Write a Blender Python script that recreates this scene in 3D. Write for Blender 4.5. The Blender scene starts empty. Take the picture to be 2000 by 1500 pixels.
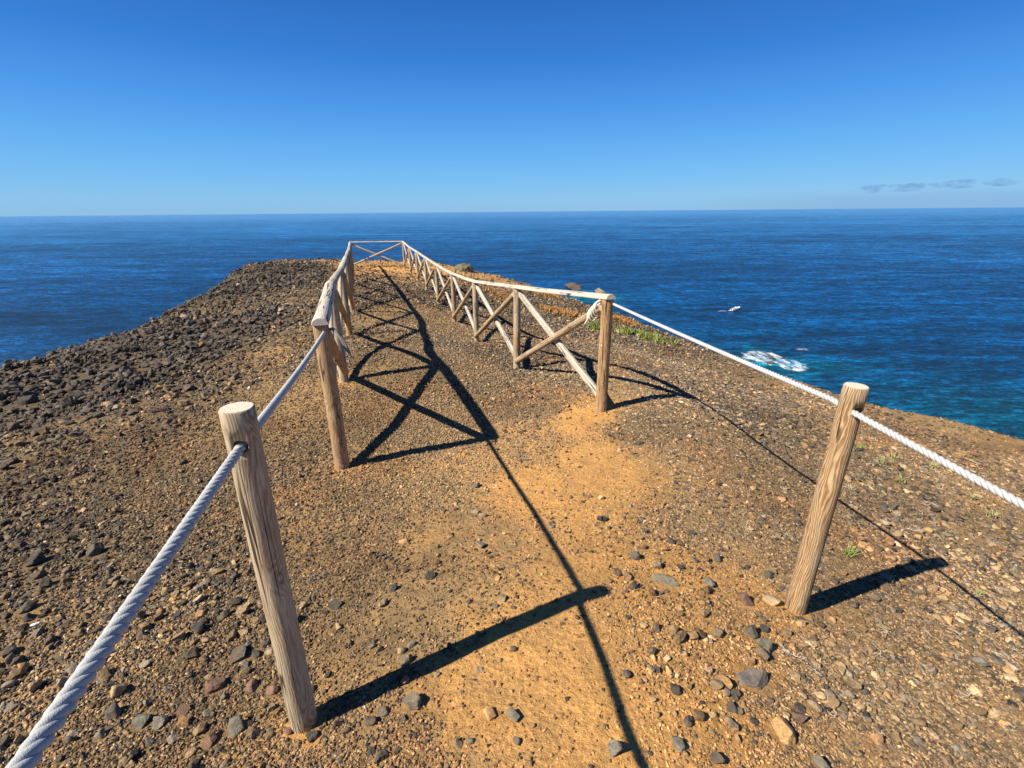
import bpy, bmesh, math, random
import numpy as np
from mathutils import Vector, Matrix, noise as mnoise

scene = bpy.context.scene
COL = scene.collection
random.seed(7); RNG = np.random.default_rng(11)

# ---------------------------------------------------------------- camera
cam = bpy.data.cameras.new('camera'); cam_o = bpy.data.objects.new('camera', cam); COL.objects.link(cam_o)
cam.sensor_width = 36.0; cam.lens = 915 / 2000 * 36.0; cam.clip_start = 0.05; cam.clip_end = 200000
cam_o.matrix_world = Matrix.Translation((0, 0, 1.5)) @ Matrix.Rotation(math.radians(90 - 20.22), 4, 'X') @ Matrix.Rotation(math.radians(-0.516), 4, 'Z')
scene.camera = cam_o
scene.view_settings.view_transform = 'Standard'; scene.view_settings.look = 'None'
scene.view_settings.gamma = 1; scene.view_settings.exposure = 0.8
SUN_AZ, SUN_EL = math.radians(-117.2), math.radians(43.0)          # azimuth from +Y towards +X
SUN_DIR = Vector((math.sin(SUN_AZ) * math.cos(SUN_EL), math.cos(SUN_AZ) * math.cos(SUN_EL), math.sin(SUN_EL)))
sun = bpy.data.lights.new('sun', 'SUN'); sun.energy = 5.0; sun.angle = math.radians(0.53); sun.color = (1.0, 0.94, 0.83)
sun_o = bpy.data.objects.new('sun', sun); COL.objects.link(sun_o)
sun_o.rotation_euler = SUN_DIR.to_track_quat('Z', 'Y').to_euler(); sun_o.location = (-20, -10, 30)

def N(nt, typ, **kw):
    n = nt.nodes.new(typ)
    for k, v in kw.items():
        if k.startswith('i_'): n.inputs[k[2:].replace('_', ' ')].default_value = v
        elif k.startswith('n_'): n.inputs[int(k[2:])].default_value = v
        else: setattr(n, k, v)
    return n
def M(nt, op, a, b=None, c=None, clamp=False):
    n = nt.nodes.new('ShaderNodeMath'); n.operation = op; n.use_clamp = clamp
    for i, v in enumerate((a, b, c)):
        if v is None: continue
        if isinstance(v, (int, float)): n.inputs[i].default_value = v
        else: nt.links.new(v, n.inputs[i])
    return n.outputs[0]
def VM(nt, op, a, b=None):
    n = nt.nodes.new('ShaderNodeVectorMath'); n.operation = op
    for i, v in enumerate((a, b)):
        if v is None: continue
        if isinstance(v, (tuple, list)): n.inputs[i].default_value = v
        else: nt.links.new(v, n.inputs[i])
    return n.outputs[0]
def RAMP(nt, fac, stops, interp='LINEAR'):
    n = nt.nodes.new('ShaderNodeValToRGB'); cr = n.color_ramp; cr.interpolation = interp
    while len(cr.elements) < len(stops): cr.elements.new(0.5)
    for e, (p, c) in zip(cr.elements, stops):
        e.position = p; e.color = (c, c, c, 1) if isinstance(c, (int, float)) else (*c, 1)
    nt.links.new(fac, n.inputs[0]); return n.outputs[0]
def MIX(nt, fac, a, b, blend='MIX'):
    n = nt.nodes.new('ShaderNodeMix'); n.data_type = 'RGBA'; n.blend_type = blend
    for s, v in ((n.inputs[0], fac), (n.inputs[6], a), (n.inputs[7], b)):
        if isinstance(v, (int, float)): s.default_value = v
        elif isinstance(v, tuple): s.default_value = (*v, 1)
        else: nt.links.new(v, s)
    return n.outputs[2]
def NOISE(nt, vec, scale, detail=3, rough=0.5, dist=0.0, out=0):
    n = nt.nodes.new('ShaderNodeTexNoise'); n.inputs['Scale'].default_value = scale; n.inputs['Detail'].default_value = detail
    n.inputs['Roughness'].default_value = rough; n.inputs['Distortion'].default_value = dist
    if vec is not None: nt.links.new(vec, n.inputs['Vector'])
    return n.outputs[out]
def MAP(nt, vec, scale=(1, 1, 1), loc=(0, 0, 0), rot=(0, 0, 0)):
    n = nt.nodes.new('ShaderNodeMapping'); n.inputs['Scale'].default_value = scale; n.inputs['Location'].default_value = loc
    n.inputs['Rotation'].default_value = rot; nt.links.new(vec, n.inputs['Vector']); return n.outputs[0]

# ---------------------------------------------------------------- sky
world = bpy.data.worlds.new('World'); scene.world = world; world.use_nodes = True
wt = world.node_tree; wt.nodes.clear()
sky = wt.nodes.new('ShaderNodeTexSky'); sky.sky_type = 'NISHITA'; sky.sun_disc = False
sky.sun_elevation = SUN_EL; sky.sun_rotation = SUN_AZ % (2 * math.pi); sky.altitude = 60; sky.air_density = 1.0; sky.dust_density = 0.25; sky.ozone_density = 2.5
CLOUD_C = tuple(v * 5.74 for v in (0.185, 0.35, 0.66))
tc = wt.nodes.new('ShaderNodeTexCoord')
sep = wt.nodes.new('ShaderNodeSeparateXYZ'); wt.links.new(VM(wt, 'NORMALIZE', tc.outputs['Generated']), sep.inputs[0])
# clear maritime sky: the physical sky, graded by height to the deep blue of this dry trade-wind air
def lin(c): return tuple(((v / 255) / 12.92 if v / 255 <= 0.04045 else ((v / 255 + 0.055) / 1.055) ** 2.4) * SKY_GAIN for v in c)
SKY_GAIN = 1 / (2 ** 0.8) / 0.10
grad = RAMP(wt, sep.outputs['Z'], [(0.0, lin((134, 192, 236))), (0.022, lin((132, 195, 242))), (0.055, lin((116, 190, 248))), (0.105, lin((99, 178, 248))), (0.17, lin((78, 156, 241))), (0.25, lin((54, 129, 219))), (0.33, lin((45, 110, 198))), (1.0, lin((12, 40, 92)))])
hs = N(wt, 'ShaderNodeHueSaturation', i_Hue=0.5, i_Saturation=1.35, i_Value=0.55, i_Fac=1.0); wt.links.new(sky.outputs[0], hs.inputs['Color'])
GR = MIX(wt, 0.88, hs.outputs[0], grad)
# small far clouds low over the horizon on the right
az = M(wt, 'ARCTAN2', sep.outputs['X'], sep.outputs['Y'])
cmb = wt.nodes.new('ShaderNodeCombineXYZ'); wt.links.new(M(wt, 'MULTIPLY', az, 85.0), cmb.inputs[0]); wt.links.new(M(wt, 'MULTIPLY', sep.outputs['Z'], 240.0), cmb.inputs[1])
cn = NOISE(wt, MAP(wt, cmb.outputs[0], (0.9, 0.8, 1), (5.3, 2.7, 0)), 0.42, 8, 0.62)
def band(v, lo, hi, soft):
    n1 = N(wt, 'ShaderNodeMapRange', interpolation_type='SMOOTHSTEP'); n1.inputs[1].default_value = lo - soft; n1.inputs[2].default_value = lo + soft
    n2 = N(wt, 'ShaderNodeMapRange', interpolation_type='SMOOTHSTEP'); n2.inputs[1].default_value = hi - soft; n2.inputs[2].default_value = hi + soft; n2.inputs[3].default_value = 1; n2.inputs[4].default_value = 0
    wt.links.new(v, n1.inputs[0]); wt.links.new(v, n2.inputs[0]); return M(wt, 'MULTIPLY', n1.outputs[0], n2.outputs[0])
line = M(wt, 'MULTIPLY_ADD', az, 0.035, 0.0035)                     # the cloud row climbs slightly to the right
zz = M(wt, 'SUBTRACT', sep.outputs['Z'], line)
cm = M(wt, 'MULTIPLY', band(zz, -0.004, 0.011, 0.003), band(az, 0.585, 0.80, 0.03))
cl = RAMP(wt, M(wt, 'ADD', M(wt, 'MULTIPLY', cn, cm), 0.0), [(0.44, 0.0), (0.60, 0.75)])
haze_band = M(wt, 'MULTIPLY', band(sep.outputs['Z'], -0.01, 0.022, 0.012), band(az, 0.45, 1.2, 0.2))
SKYC = MIX(wt, M(wt, 'MULTIPLY', haze_band, 0.35), GR, CLOUD_C)
SKYC = MIX(wt, cl, SKYC, CLOUD_C)
bg = wt.nodes.new('ShaderNodeBackground'); bg.inputs['Strength'].default_value = 0.10
wo = wt.nodes.new('ShaderNodeOutputWorld'); wt.links.new(SKYC, bg.inputs['Color']); wt.links.new(bg.outputs[0], wo.inputs['Surface'])

# ---------------------------------------------------------------- numeric helpers
def hash2(ix, iy, seed):
    n = (ix.astype(np.int64) * 374761393 + iy.astype(np.int64) * 668265263 + seed * 974634777) & 0x7fffffff
    n = (n ^ (n >> 13)) * 1274126177 & 0x7fffffff
    n = (n ^ (n >> 16)) * 60493 & 0x7fffffff
    return ((n >> 4) & 0xffff) / 65535.0

def vnoise(x, y, seed=0):
    ix = np.floor(x); iy = np.floor(y); fx = x - ix; fy = y - iy
    ux = fx * fx * fx * (fx * (fx * 6 - 15) + 10); uy = fy * fy * fy * (fy * (fy * 6 - 15) + 10)
    a = hash2(ix, iy, seed); b = hash2(ix + 1, iy, seed); c = hash2(ix, iy + 1, seed); d = hash2(ix + 1, iy + 1, seed)
    return (a + (b - a) * ux + (c - a) * uy + (a - b - c + d) * ux * uy) * 2 - 1

def fbm(x, y, octaves=4, seed=0, gain=0.5):
    s = 0.0; amp = 1.0; tot = 0.0
    for o in range(octaves):
        c, sn = math.cos(0.6 + o), math.sin(0.6 + o)
        s = s + amp * vnoise((x * c - y * sn) * 2 ** o + 17.3 * o, (x * sn + y * c) * 2 ** o - 9.1 * o, seed + o)
        tot += amp; amp *= gain
    return s / tot

# ---------------------------------------------------------------- shape of the headland
# edge of the flat top, measured as (bearing from the lookout, distance, height)
EDGE = [(-120, 16, -2.6), (-80, 12, -2.45), (-62, 10.6, -2.35), (-49, 10.7, -2.33), (-43.8, 12.4, -2.45), (-37.8, 14.3, -2.5), (-33.1, 17.4, -2.40), (-31.5, 19.9, -2.35),
        (-28.9, 24.2, -2.15), (-26.4, 26, -2.10), (-22.9, 25.9, -2.15), (-18.6, 25.3, -2.20), (-14, 25.6, -2.33), (-10.1, 26, -2.39),
        (-3.6, 23.5, -2.75), (0.1, 21, -2.86), (5.1, 18, -2.99), (12.5, 14.5, -2.91), (19.2, 12, -2.93), (26.7, 10.5, -2.93),
        (30.1, 9.6, -2.90), (35.2, 8.8, -2.83), (39.7, 8.5, -2.79), (47.4, 8.5, -2.80), (50.7, 8.4, -2.80), (60, 8.5, -2.8), (80, 9.5, -2.8), (120, 14, -2.9)]
EYE = 1.5
EP = np.array([(d * math.sin(math.radians(a)), d * math.cos(math.radians(a)), z + EYE) for a, d, z in EDGE])
POLY = np.vstack([[(-30, -60)], EP[:, :2], [(30, -60)]])
CTRL = [(-.65, .99, -1.47), (1.23, 1.59, -1.65), (-1.23, 2.97, -1.72), (-1.73, 4.55, -1.63), (-2.55, 7.2, -1.81), (.80, 3.89, -1.69), (.07, 5.68, -1.90),
        (-.6, 7.87, -2.13), (-1.25, 10.15, -2.27), (-1.95, 12.5, -2.31), (-2.65, 14.9, -2.26), (-3.35, 17.2, -2.32), (-4.05, 19.4, -2.32), (-4.75, 21.5, -2.35),
        (-7.08, 21.5, -2.28), (-6.3, 19.1, -2.17), (-5.53, 16.7, -2.1), (-4.77, 14.3, -2.05), (-4.02, 11.9, -2.0), (-3.28, 9.6, -1.92),
        (-.17, 3.49, -1.77), (-.39, 4.06, -1.75), (-.80, 5.01, -1.63), (-1.01, 5.39, -1.58), (-1.38, 7.0, -1.80), (-1.61, 8.06, -1.92), (-2.31, 10.6, -2.05),
        (-3.58, 14.82, -2.18), (-4.73, 18.17, -2.19), (1.98, 4.49, -1.87), (1.6, 4.75, -1.72), (1.26, 5.24, -1.74), (.44, 7.73, -2.05), (.1, 2.06, -1.57), (.325, 1.5, -1.44),
        (.27, 1.18, -1.42), (.3, .8, -1.36), (1.79, 3.97, -1.72), (2.07, 3.52, -1.86), (2.23, 2.99, -1.92), (2.36, 2.57, -1.95), (2.4, 2.1, -1.93), (2.5, 1.93, -1.97),
        (2.64, 1.82, -2.06), (-2.5, 1.0, -1.56), (-2.5, 3.0, -1.80), (-5, 4, -2.0), (-6.5, 8, -2.15), (-8.5, 14, -2.2), (-10, 20, -2.1), (0, -1, -1.25), (-3, -1, -1.4), (3, -1, -1.9),
        (1.0, .8, -1.50), (1.4, -.2, -1.5), (-9, 2, -2.2), (5, 1, -2.45), (-20, -30, -1.8), (20, -30, -2.2), (0, -30, -.5), (0, -55, 0)]
CP = np.array([(x, y, z + EYE) for x, y, z in CTRL] + [tuple(p) for p in EP])
def _fit():
    P = CP[:, :2]; n = len(P)
    K = np.sqrt(((P[:, None] - P[None]) ** 2).sum(-1) + 0.04) + np.eye(n) * -0.06
    A = np.zeros((n + 3, n + 3)); A[:n, :n] = K; A[:n, n] = 1; A[:n, n + 1:] = P; A[n, :n] = 1; A[n + 1:, :n] = P.T
    return np.linalg.solve(A, np.r_[CP[:, 2], 0, 0, 0])
WTS = _fit()
def base_z(x, y):
    out = WTS[-3] + WTS[-2] * x + WTS[-1] * y
    for (px, py, _), w in zip(CP, WTS[:-3]):
        out = out + w * np.sqrt((x - px) ** 2 + (y - py) ** 2 + 0.04)
    return out
def edge_dist(x, y):
    """signed distance outside the flat top (negative inside) and nearest edge point"""
    best = np.full(x.shape, 1e9); qx = np.zeros_like(x); qy = np.zeros_like(x); inside = np.zeros(x.shape, bool)
    n = len(POLY)
    for i in range(n):
        ax, ay = POLY[i]; bx, by = POLY[(i + 1) % n]
        dx, dy = bx - ax, by - ay
        t = np.clip(((x - ax) * dx + (y - ay) * dy) / (dx * dx + dy * dy), 0, 1)
        cx, cy = ax + t * dx, ay + t * dy
        d = np.hypot(x - cx, y - cy); m = d < best
        best = np.where(m, d, best); qx = np.where(m, cx, qx); qy = np.where(m, cy, qy)
        cond = ((ay > y) != (by > y)) & (x < (bx - ax) * (y - ay) / (by - ay + 1e-12) + ax)
        inside ^= cond
    return np.where(inside, -best, best), qx, qy
def height(x, y, detail=True):
    x = np.asarray(x, float); y = np.asarray(y, float)
    s, qx, qy = edge_dist(x, y)
    out = s > 0
    z = base_z(np.where(out, qx, x), np.where(out, qy, y))
    r = np.hypot(x, y)
    rough = np.clip((r - 6) / 12, 0, 1) + np.clip((np.abs(x + 0.3 + 0.2 * y) - 3) / 4, 0, 1)
    n = 0.012 * fbm(x * 1.7, y * 1.7, 3, 5) + (0.035 * np.clip(rough, 0, 1)) * fbm(x * 1.1, y * 1.1, 4, 11)
    n = n + 0.006 * fbm(x * 7, y * 7, 3, 21)
    so = np.maximum(s, 0)
    drop = 1.25 * so + np.minimum(so, 6) * 0.25 * fbm(x * 0.35, y * 0.35, 3, 31) + np.clip(so - 2, 0, 12) * 0.35 * fbm(x * 0.08, y * 0.08, 3, 41)
    n = n + 0.10 * np.clip((s + 1.2) / 1.2, 0, 1) * fbm(x * 0.9, y * 0.9, 3, 51)
    return z + n - drop

# ---------------------------------------------------------------- surveyed spots
ZONES = [(-1.71,1.27,0.28,0.9,0.022,0.55), (-1.15,1.03,0.32,0.8,0.025,0.5), (-1.02,1.23,0.35,0.9,0.028,0.5), (-0.59,0.88,0.5,0.5,0.02,0.5), (-2.66,2.23,0.12,0.8,0.025,0.68), (-1.76,1.69,0.28,0.8,0.02,0.6), (-3.73,3.35,0.15,0.7,0.03,0.7), (-2.32,2.81,0.32,0.8,0.015,0.5), (-2.19,4.23,0.45,0.6,0.012,0.4), (-5.41,5.12,0.05,1,0.058,0.95), (-5.35,6.21,0.05,1,0.058,0.95), (-5.75,8.59,0.08,1,0.065,0.95), (-8.13,15.11,0.05,1,0.075,0.9), (-8.07,18.97,0.1,1,0.09,0.9), (-3.44,4.32,0.3,0.6,0.06,0.8), (-3.93,4.09,0.25,0.55,0.05,0.8), (-4.53,9.33,0.2,0.9,0.07,0.85), (-2.85,6.32,0.4,0.6,0.03,0.6), (-2.35,3.76,0.42,0.6,0.015,0.5), (-0.85,2.67,0.45,0.6,0.012,0.4), (-0.74,1.80,0.33,0.4,0.012,0.5), (-0.41,1.43,0.48,0.15,0.012,0.5), (-0.27,1.98,0.6,0.12,0.012,0.4), (-0.09,1.05,0.85,0.08,0.012,0.5), (-0.38,0.91,0.4,0.3,0.018,0.5), (-0.90,3.72,0.42,0.8,0.01,0.3), (-0.63,5.55,0.4,0.8,0.012,0.35), (-1.44,8.65,0.35,0.8,0.012,0.35), (-2.20,9.52,0.5,0.5,0.02,0.4), (-2.48,7.99,0.35,0.6,0.03,0.6), (-4.54,14.09,0.3,0.75,0.045,0.7), (-5.45,19.79,1,0.2,0.05,0.6), (-4.66,20.00,1,0.15,0.06,0.6), (-3.39,18.80,0.6,0.5,0.06,0.6), (-1.52,14.14,0.2,0.9,0.05,0.8), (0.00,6.17,0.15,0.9,0.025,0.6), (0.25,4.27,0.35,0.8,0.02,0.5), (0.32,3.36,0.75,0.4,0.015,0.5), (0.58,3.73,1,0.1,0.02,0.5), (0.59,2.99,1,0.1,0.02,0.5), (0.60,2.38,0.92,0.2,0.02,0.45), (0.34,1.72,0.9,0.08,0.012,0.5), (0.61,1.84,0.95,0.3,0.024,0.45), (0.16,1.13,0.88,0.05,0.01,0.5), (0.27,0.87,0.9,0.06,0.012,0.5), (0.46,0.88,1,0.22,0.025,0.4), (0.70,1.18,0.95,0.4,0.026,0.4), (0.77,1.59,0.95,0.35,0.024,0.45), (0.94,1.48,0.85,0.45,0.026,0.4), (1.24,3.41,0.35,0.9,0.022,0.6), (1.05,2.33,0.45,0.9,0.022,0.5), (1.43,2.17,0.4,0.9,0.022,0.4), (1.13,1.26,0.4,0.95,0.022,0.35), (1.39,1.11,0.3,0.95,0.022,0.35), (0.78,1.00,0.6,0.7,0.022,0.4), (2.31,1.80,0.45,1,0.035,0.5), (3.00,2.90,0.4,1,0.035,0.6), (4.46,3.70,0.5,0.9,0.03,0.5), (5.46,5.28,0.55,0.85,0.035,0.5), (5.73,4.90,0.55,0.85,0.035,0.5), (4.79,5.55,0.5,0.85,0.035,0.5), (2.51,5.35,0.3,1,0.032,0.65), (2.31,3.80,0.3,1,0.032,0.65), (2.41,7.53,0.35,0.9,0.03,0.6), (2.43,10.79,0.15,1,0.04,0.65), (1.39,12.39,0.1,1,0.045,0.7), (0.85,15.01,0.1,1,0.05,0.7), (-0.00,4.56,0.35,0.85,0.02,0.5), (-0.19,3.05,0.62,0.35,0.013,0.4), (-0.49,2.56,0.55,0.4,0.012,0.4), (0.12,2.51,0.95,0.15,0.012,0.4)]
ROCKS = [
    (0.804, 1.137, 0.114, 'flat', 'widest brown-grey slab, sunk flat in the orange soil'),
    (0.797, 0.950, 0.083, 'och', 'pale ochre rock at the lower edge of the orange soil'),
    (0.663, 1.618, 0.125, 'disc', 'round grey-green slab lying flush in orange sand'),
    (0.272, 0.845, 0.050, 'grey', 'grey rock touching the rope shadow near the bottom edge'),
    (0.766, 1.328, 0.054, 'tan', 'angular tan rock with a hard black shadow'),
    (0.916, 1.361, 0.059, 'dark', 'dark grey rock between the tan angular rock and the right rope post'),
    (0.992, 1.561, 0.075, 'red', 'reddish flat stone left of the right rope post'),
    (1.132, 1.604, 0.072, 'tan', 'flat tan stone leaning on the foot of the right rope post'),
    (0.933, 1.286, 0.068, 'grey', 'long flat grey stone below the right rope post'),
    (1.206, 1.199, 0.055, 'tan', 'pale tan rounded stone standing alone in fine gravel'),
    (0.972, 1.067, 0.047, 'tan', 'tan cobble above the pale ochre rock'),
    (0.887, 1.009, 0.048, 'red', 'brown stone beside the pale ochre rock'),
    (0.671, 1.008, 0.041, 'dark', 'small dark stone in orange soil below the widest slab'),
    (0.686, 1.004, 0.032, 'grey', 'small grey stone touching the small dark stone'),
    (0.448, 0.872, 0.043, 'grey', 'knobbly grey stone near the bottom edge'),
    (0.504, 1.049, 0.039, 'dark', 'dark stone at the left end of a small row of stones'),
    (0.510, 0.946, 0.042, 'dark', 'dark wedge standing upright in orange soil'),
    (0.549, 0.841, 0.042, 'dark', 'rounded dark stone cut by the bottom edge'),
    (0.855, 0.864, 0.046, 'grey', 'pale grey cobble cut by the bottom edge'),
    (1.960, 1.446, 0.065, 'grey', 'flat grey stone far right in the grey gravel'),
    (1.010, 1.881, 0.056, 'dark', 'dark stone in orange soil above the flush round slab'),
    (0.871, 1.648, 0.055, 'grey', 'small grey stone right of the flush round slab'),
    (-0.158, 1.887, 0.065, 'grey', 'grey-green round pebble on the worn path'),
    (-0.330, 2.000, 0.045, 'och', 'small orange pebble on the worn path'),
    (-0.556, 1.966, 0.050, 'och', 'orange pebble at the gravelly edge of the worn path'),
    (-0.372, 1.638, 0.050, 'dark', 'dark round pebble on bare brown soil'),
    (-0.516, 1.578, 0.050, 'dark', 'dark pebble left of the row on bare brown soil'),
    (-0.736, 1.496, 0.051, 'dark', 'blackish stone just right of the left rope post'),
    (-0.533, 1.490, 0.046, 'tan', 'tan pebble pair above the post shadow'),
    (-0.045, 1.466, 0.041, 'tan', 'pale pebble above the middle of the post shadow'),
    (-0.074, 1.430, 0.030, 'grey', 'little grey pebble touching the pale one'),
    (-0.069, 1.594, 0.031, 'och', 'orange chip above the post shadow'),
    (-0.005, 1.202, 0.027, 'grey', 'upright grey pebble below the post shadow'),
    (-0.519, 1.269, 0.028, 'grey', 'little grey pebble above the thick end of the post shadow'),
    (-0.399, 1.239, 0.037, 'tan', 'tan pebble lying above the edge of the post shadow'),
    (-0.372, 1.258, 0.031, 'grey', 'grey pebble beside the tan one at the shadow edge'),
    (-0.376, 1.182, 0.053, 'tan', 'tan flat stone half in the post shadow'),
    (-0.147, 1.252, 0.033, 'grey', 'flat pebble lying inside the post shadow'),
    (-0.020, 1.333, 0.034, 'tan', 'round pebble on the upper edge of the post shadow'),
    (-0.127, 1.285, 0.026, 'grey', 'small pebble on the edge of the post shadow'),
    (-0.258, 1.130, 0.027, 'tan', 'round pebble just under the post shadow'),
    (-0.117, 1.130, 0.025, 'tan', 'white-tan chip under the post shadow'),
    (-0.321, 1.025, 0.064, 'grey', 'largest jagged grey stone on the path'),
    (-0.406, 1.004, 0.038, 'grey', 'small grey wedge beside the jagged stone'),
    (-0.437, 0.977, 0.046, 'dark', 'dark cobble right of the left rope post'),
    (-0.076, 0.965, 0.046, 'och', 'ochre stone next to a round grey cobble'),
    (-0.006, 0.956, 0.048, 'grey', 'round blue-grey cobble near the bottom of the path'),
    (0.005, 0.880, 0.030, 'grey', 'grey stone under the round cobble'),
    (-0.162, 0.885, 0.030, 'tan', 'tan round stone near the bottom edge'),
    (-0.125, 0.891, 0.022, 'grey', 'grey pebble beside the tan round stone'),
    (-0.374, 0.867, 0.037, 'dark', 'dark stone at the bottom edge of the path'),
    (-0.216, 2.238, 0.046, 'tan', 'pale pebble beside its twin on the upper path'),
    (-0.170, 2.198, 0.046, 'tan', 'tan pebble, the right one of two on the upper path'),
    (-0.237, 2.606, 0.059, 'grey', 'flat grey pebble below the fence shadow'),
    (0.194, 2.067, 0.052, 'tan', 'tan chip right of the rope shadow'),
    (-1.009, 1.268, 0.068, 'dark', 'large dark cobble, biggest in the cluster by the left post'),
    (-0.946, 1.269, 0.045, 'dark', 'dark cobble between the largest one and a tan cobble'),
    (-0.900, 1.279, 0.041, 'tan', 'pale tan cobble touching the left rope post'),
    (-0.957, 1.221, 0.036, 'grey', 'small cobble under the large dark one'),
    (-1.010, 1.137, 0.069, 'red', 'brown cobble with a deep shadow, left of the left post'),
    (-0.852, 0.984, 0.060, 'grey', 'long grey cobble near the foot of the left post'),
    (-0.908, 0.947, 0.055, 'red', 'rough brown cobble near the bottom edge'),
    (-0.804, 1.110, 0.048, 'red', 'brown stone leaning near the left post'),
    (-0.883, 1.128, 0.048, 'red', 'low brown stone left of the left post'),
    (-0.595, 0.936, 0.042, 'dark', 'dark tilted stone at the foot of the left post'),
    (-0.679, 0.957, 0.031, 'red', 'small brown stone at the foot of the left post'),
    (-1.172, 1.017, 0.061, 'grey', 'upright grey-brown wedge below the left rope'),
    (-1.106, 1.008, 0.045, 'grey', 'flat grey stone beside the upright wedge'),
    (-1.269, 0.977, 0.038, 'grey', 'blue-grey sliver standing below the left rope'),
    (-1.056, 1.044, 0.043, 'red', 'brown stone with a sunlit corner'),
    (-1.471, 1.488, 0.047, 'dark', 'black stone standing upright right of the left rope'),
    (-2.211, 2.024, 0.108, 'dark', 'black lump with a pale spot left of the left rope'),
    (-2.338, 1.837, 0.085, 'dark', 'black cobble, the middle one of a stack by the left edge'),
    (-2.212, 1.755, 0.087, 'dark', 'black cobble under the stack by the left edge'),
    (-2.467, 1.970, 0.117, 'dark', 'largest black cobble by the left edge'),
    (-2.120, 1.588, 0.085, 'dark', 'flat black stone casting a long shadow'),
    (-2.050, 1.526, 0.065, 'dark', 'dark grey stone below the flat black one'),
    (-1.934, 1.334, 0.090, 'dark', 'dark rock cut by the left edge'),
    (-1.687, 1.225, 0.026, 'och', 'bright orange chip in dark gravel at lower left'),
    (-1.982, 1.482, 0.028, 'white', 'small white pebble in dark gravel'),
    (-1.491, 1.599, 0.034, 'och', 'orange chip beside a black pebble'),
    (-1.410, 1.787, 0.068, 'tan', 'bent tan-brown stone between left rope and left post'),
    (-1.903, 1.721, 0.067, 'dark', 'black stone beside the left rope'),
    (-3.734, 4.886, 0.154, 'dark', 'lone black rock on brown soil in front of the scree'),
    (-7.514, 9.450, 0.444, 'grey', 'broad greenish-grey boulder on the far scree'),
    (-5.096, 5.106, 0.276, 'dark', 'wide black boulder at the near foot of the scree'),
    (-5.612, 5.033, 0.296, 'dark', 'low grey boulder near the left edge of the scree'),
    (-4.939, 5.377, 0.213, 'dark', 'pointed boulder in the near scree'),
    (-5.256, 5.403, 0.202, 'dark', 'dark boulder right behind the wide black one'),
    (-5.205, 10.734, 0.330, 'dark', 'black boulder, largest near the left fence'),
    (-5.763, 11.166, 0.269, 'dark', 'black boulder left of the largest near the fence'),
    (-6.887, 9.917, 0.375, 'grey', 'grey flat boulder on the crest of the scree'),
    (-4.119, 4.269, 0.132, 'dark', 'black rock alone below the scree'),
    (-3.962, 3.846, 0.130, 'dark', 'flat dark rock below the lone black rock'),
    (-4.780, 4.333, 0.135, 'dark', 'black rock lying in brown soil near the left edge'),
    (-4.336, 4.187, 0.151, 'dark', 'black rock pair on brown soil below the scree'),
    (-4.041, 3.339, 0.149, 'dark', 'flat black rock at the left edge'),
    (-2.532, 3.174, 0.087, 'dark', 'small black rock amid fine brown gravel'),
]
TUFTS = [ (1.85,2.10,0.097,'g'), (3.35,4.01,0.109,'g'), (3.37,3.74,0.121,'y'), (3.58,3.88,0.125,'y'), (3.97,3.87,0.116,'y'), (3.25,3.38,0.128,'y'), (3.79,3.29,0.101,'y'), (3.67,3.01,0.118,'y'), (2.99,4.72,0.124,'d'), (2.00,2.64,0.061,'d'), (2.53,1.99,0.061,'y'), (2.53,3.01,0.085,'d'), (4.15,3.64,0.120,'d') ]
TWIGS = [ (1.00,1.29), (1.00,1.28), (1.61,1.54), (1.60,1.52), (2.04,1.72), (2.29,1.73), (1.83,1.42), (2.11,1.52), (2.27,1.58), (1.14,0.99), (1.45,1.37), (2.36,2.04), (2.49,1.98), (1.83,1.56), (0.91,1.10), (1.72,1.10), (2.14,1.97), (2.33,3.15), (2.26,3.24), (2.30,2.91), (2.01,3.40), (2.01,3.25), (2.50,2.76), (2.24,2.61), (3.17,3.04), (2.64,2.57), (3.31,2.65), (4.77,4.26), (4.75,4.67), (2.44,3.70) ]
MATS = [
    ('green', [(1.94, 11.16), (2.22, 11.29)]),
    ('green', [(2.51, 11.14), (2.91, 10.76), (3.24, 10.44), (3.5, 10.08)]),
    ('orange', [(2.83, 12.61), (3.14, 12.32)]),
    ('red', [(-0.82, 16.6), (-0.39, 15.4), (-0.02, 14.8)]),
    ('red', [(0.48, 17.92), (0.9, 17.69), (1.25, 16.77)]),
    ('orange', [(1.38, 17.24), (1.53, 16.15)]),
    ('orange', [(0.98, 13.47), (1.31, 13.01), (1.83, 12.48)]),
    ('red', [(2.27, 12.72), (2.38, 12.18)]),
]

# ---------------------------------------------------------------- mesh helpers
def mesh_obj(name, verts, faces, mat=None, parent=None, smooth=False, mats=None, midx=None):
    me = bpy.data.meshes.new(name)
    if isinstance(verts, np.ndarray) and isinstance(faces, np.ndarray):
        nf, k = faces.shape
        me.vertices.add(len(verts)); me.vertices.foreach_set('co', verts.astype(np.float32).ravel())
        me.loops.add(nf * k); me.loops.foreach_set('vertex_index', faces.astype(np.int32).ravel())
        me.polygons.add(nf); me.polygons.foreach_set('loop_start', (np.arange(nf) * k).astype(np.int32))
        me.update(calc_edges=True)
    else:
        me.from_pydata([tuple(v) for v in verts], [], [tuple(f) for f in faces]); me.update()
    for m in (mats or ([mat] if mat else [])): me.materials.append(m)
    if midx is not None: me.polygons.foreach_set('material_index', np.array(midx, np.int32))
    if smooth: me.polygons.foreach_set('use_smooth', np.ones(len(me.polygons), bool))
    o = bpy.data.objects.new(name, me); COL.objects.link(o)
    if parent: o.parent = parent
    return o
def tag(o, label=None, cat=None, group=None, kind=None):
    if label: o['label'] = label
    if cat: o['category'] = cat
    if group: o['group'] = group
    if kind: o['kind'] = kind
    return o
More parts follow.
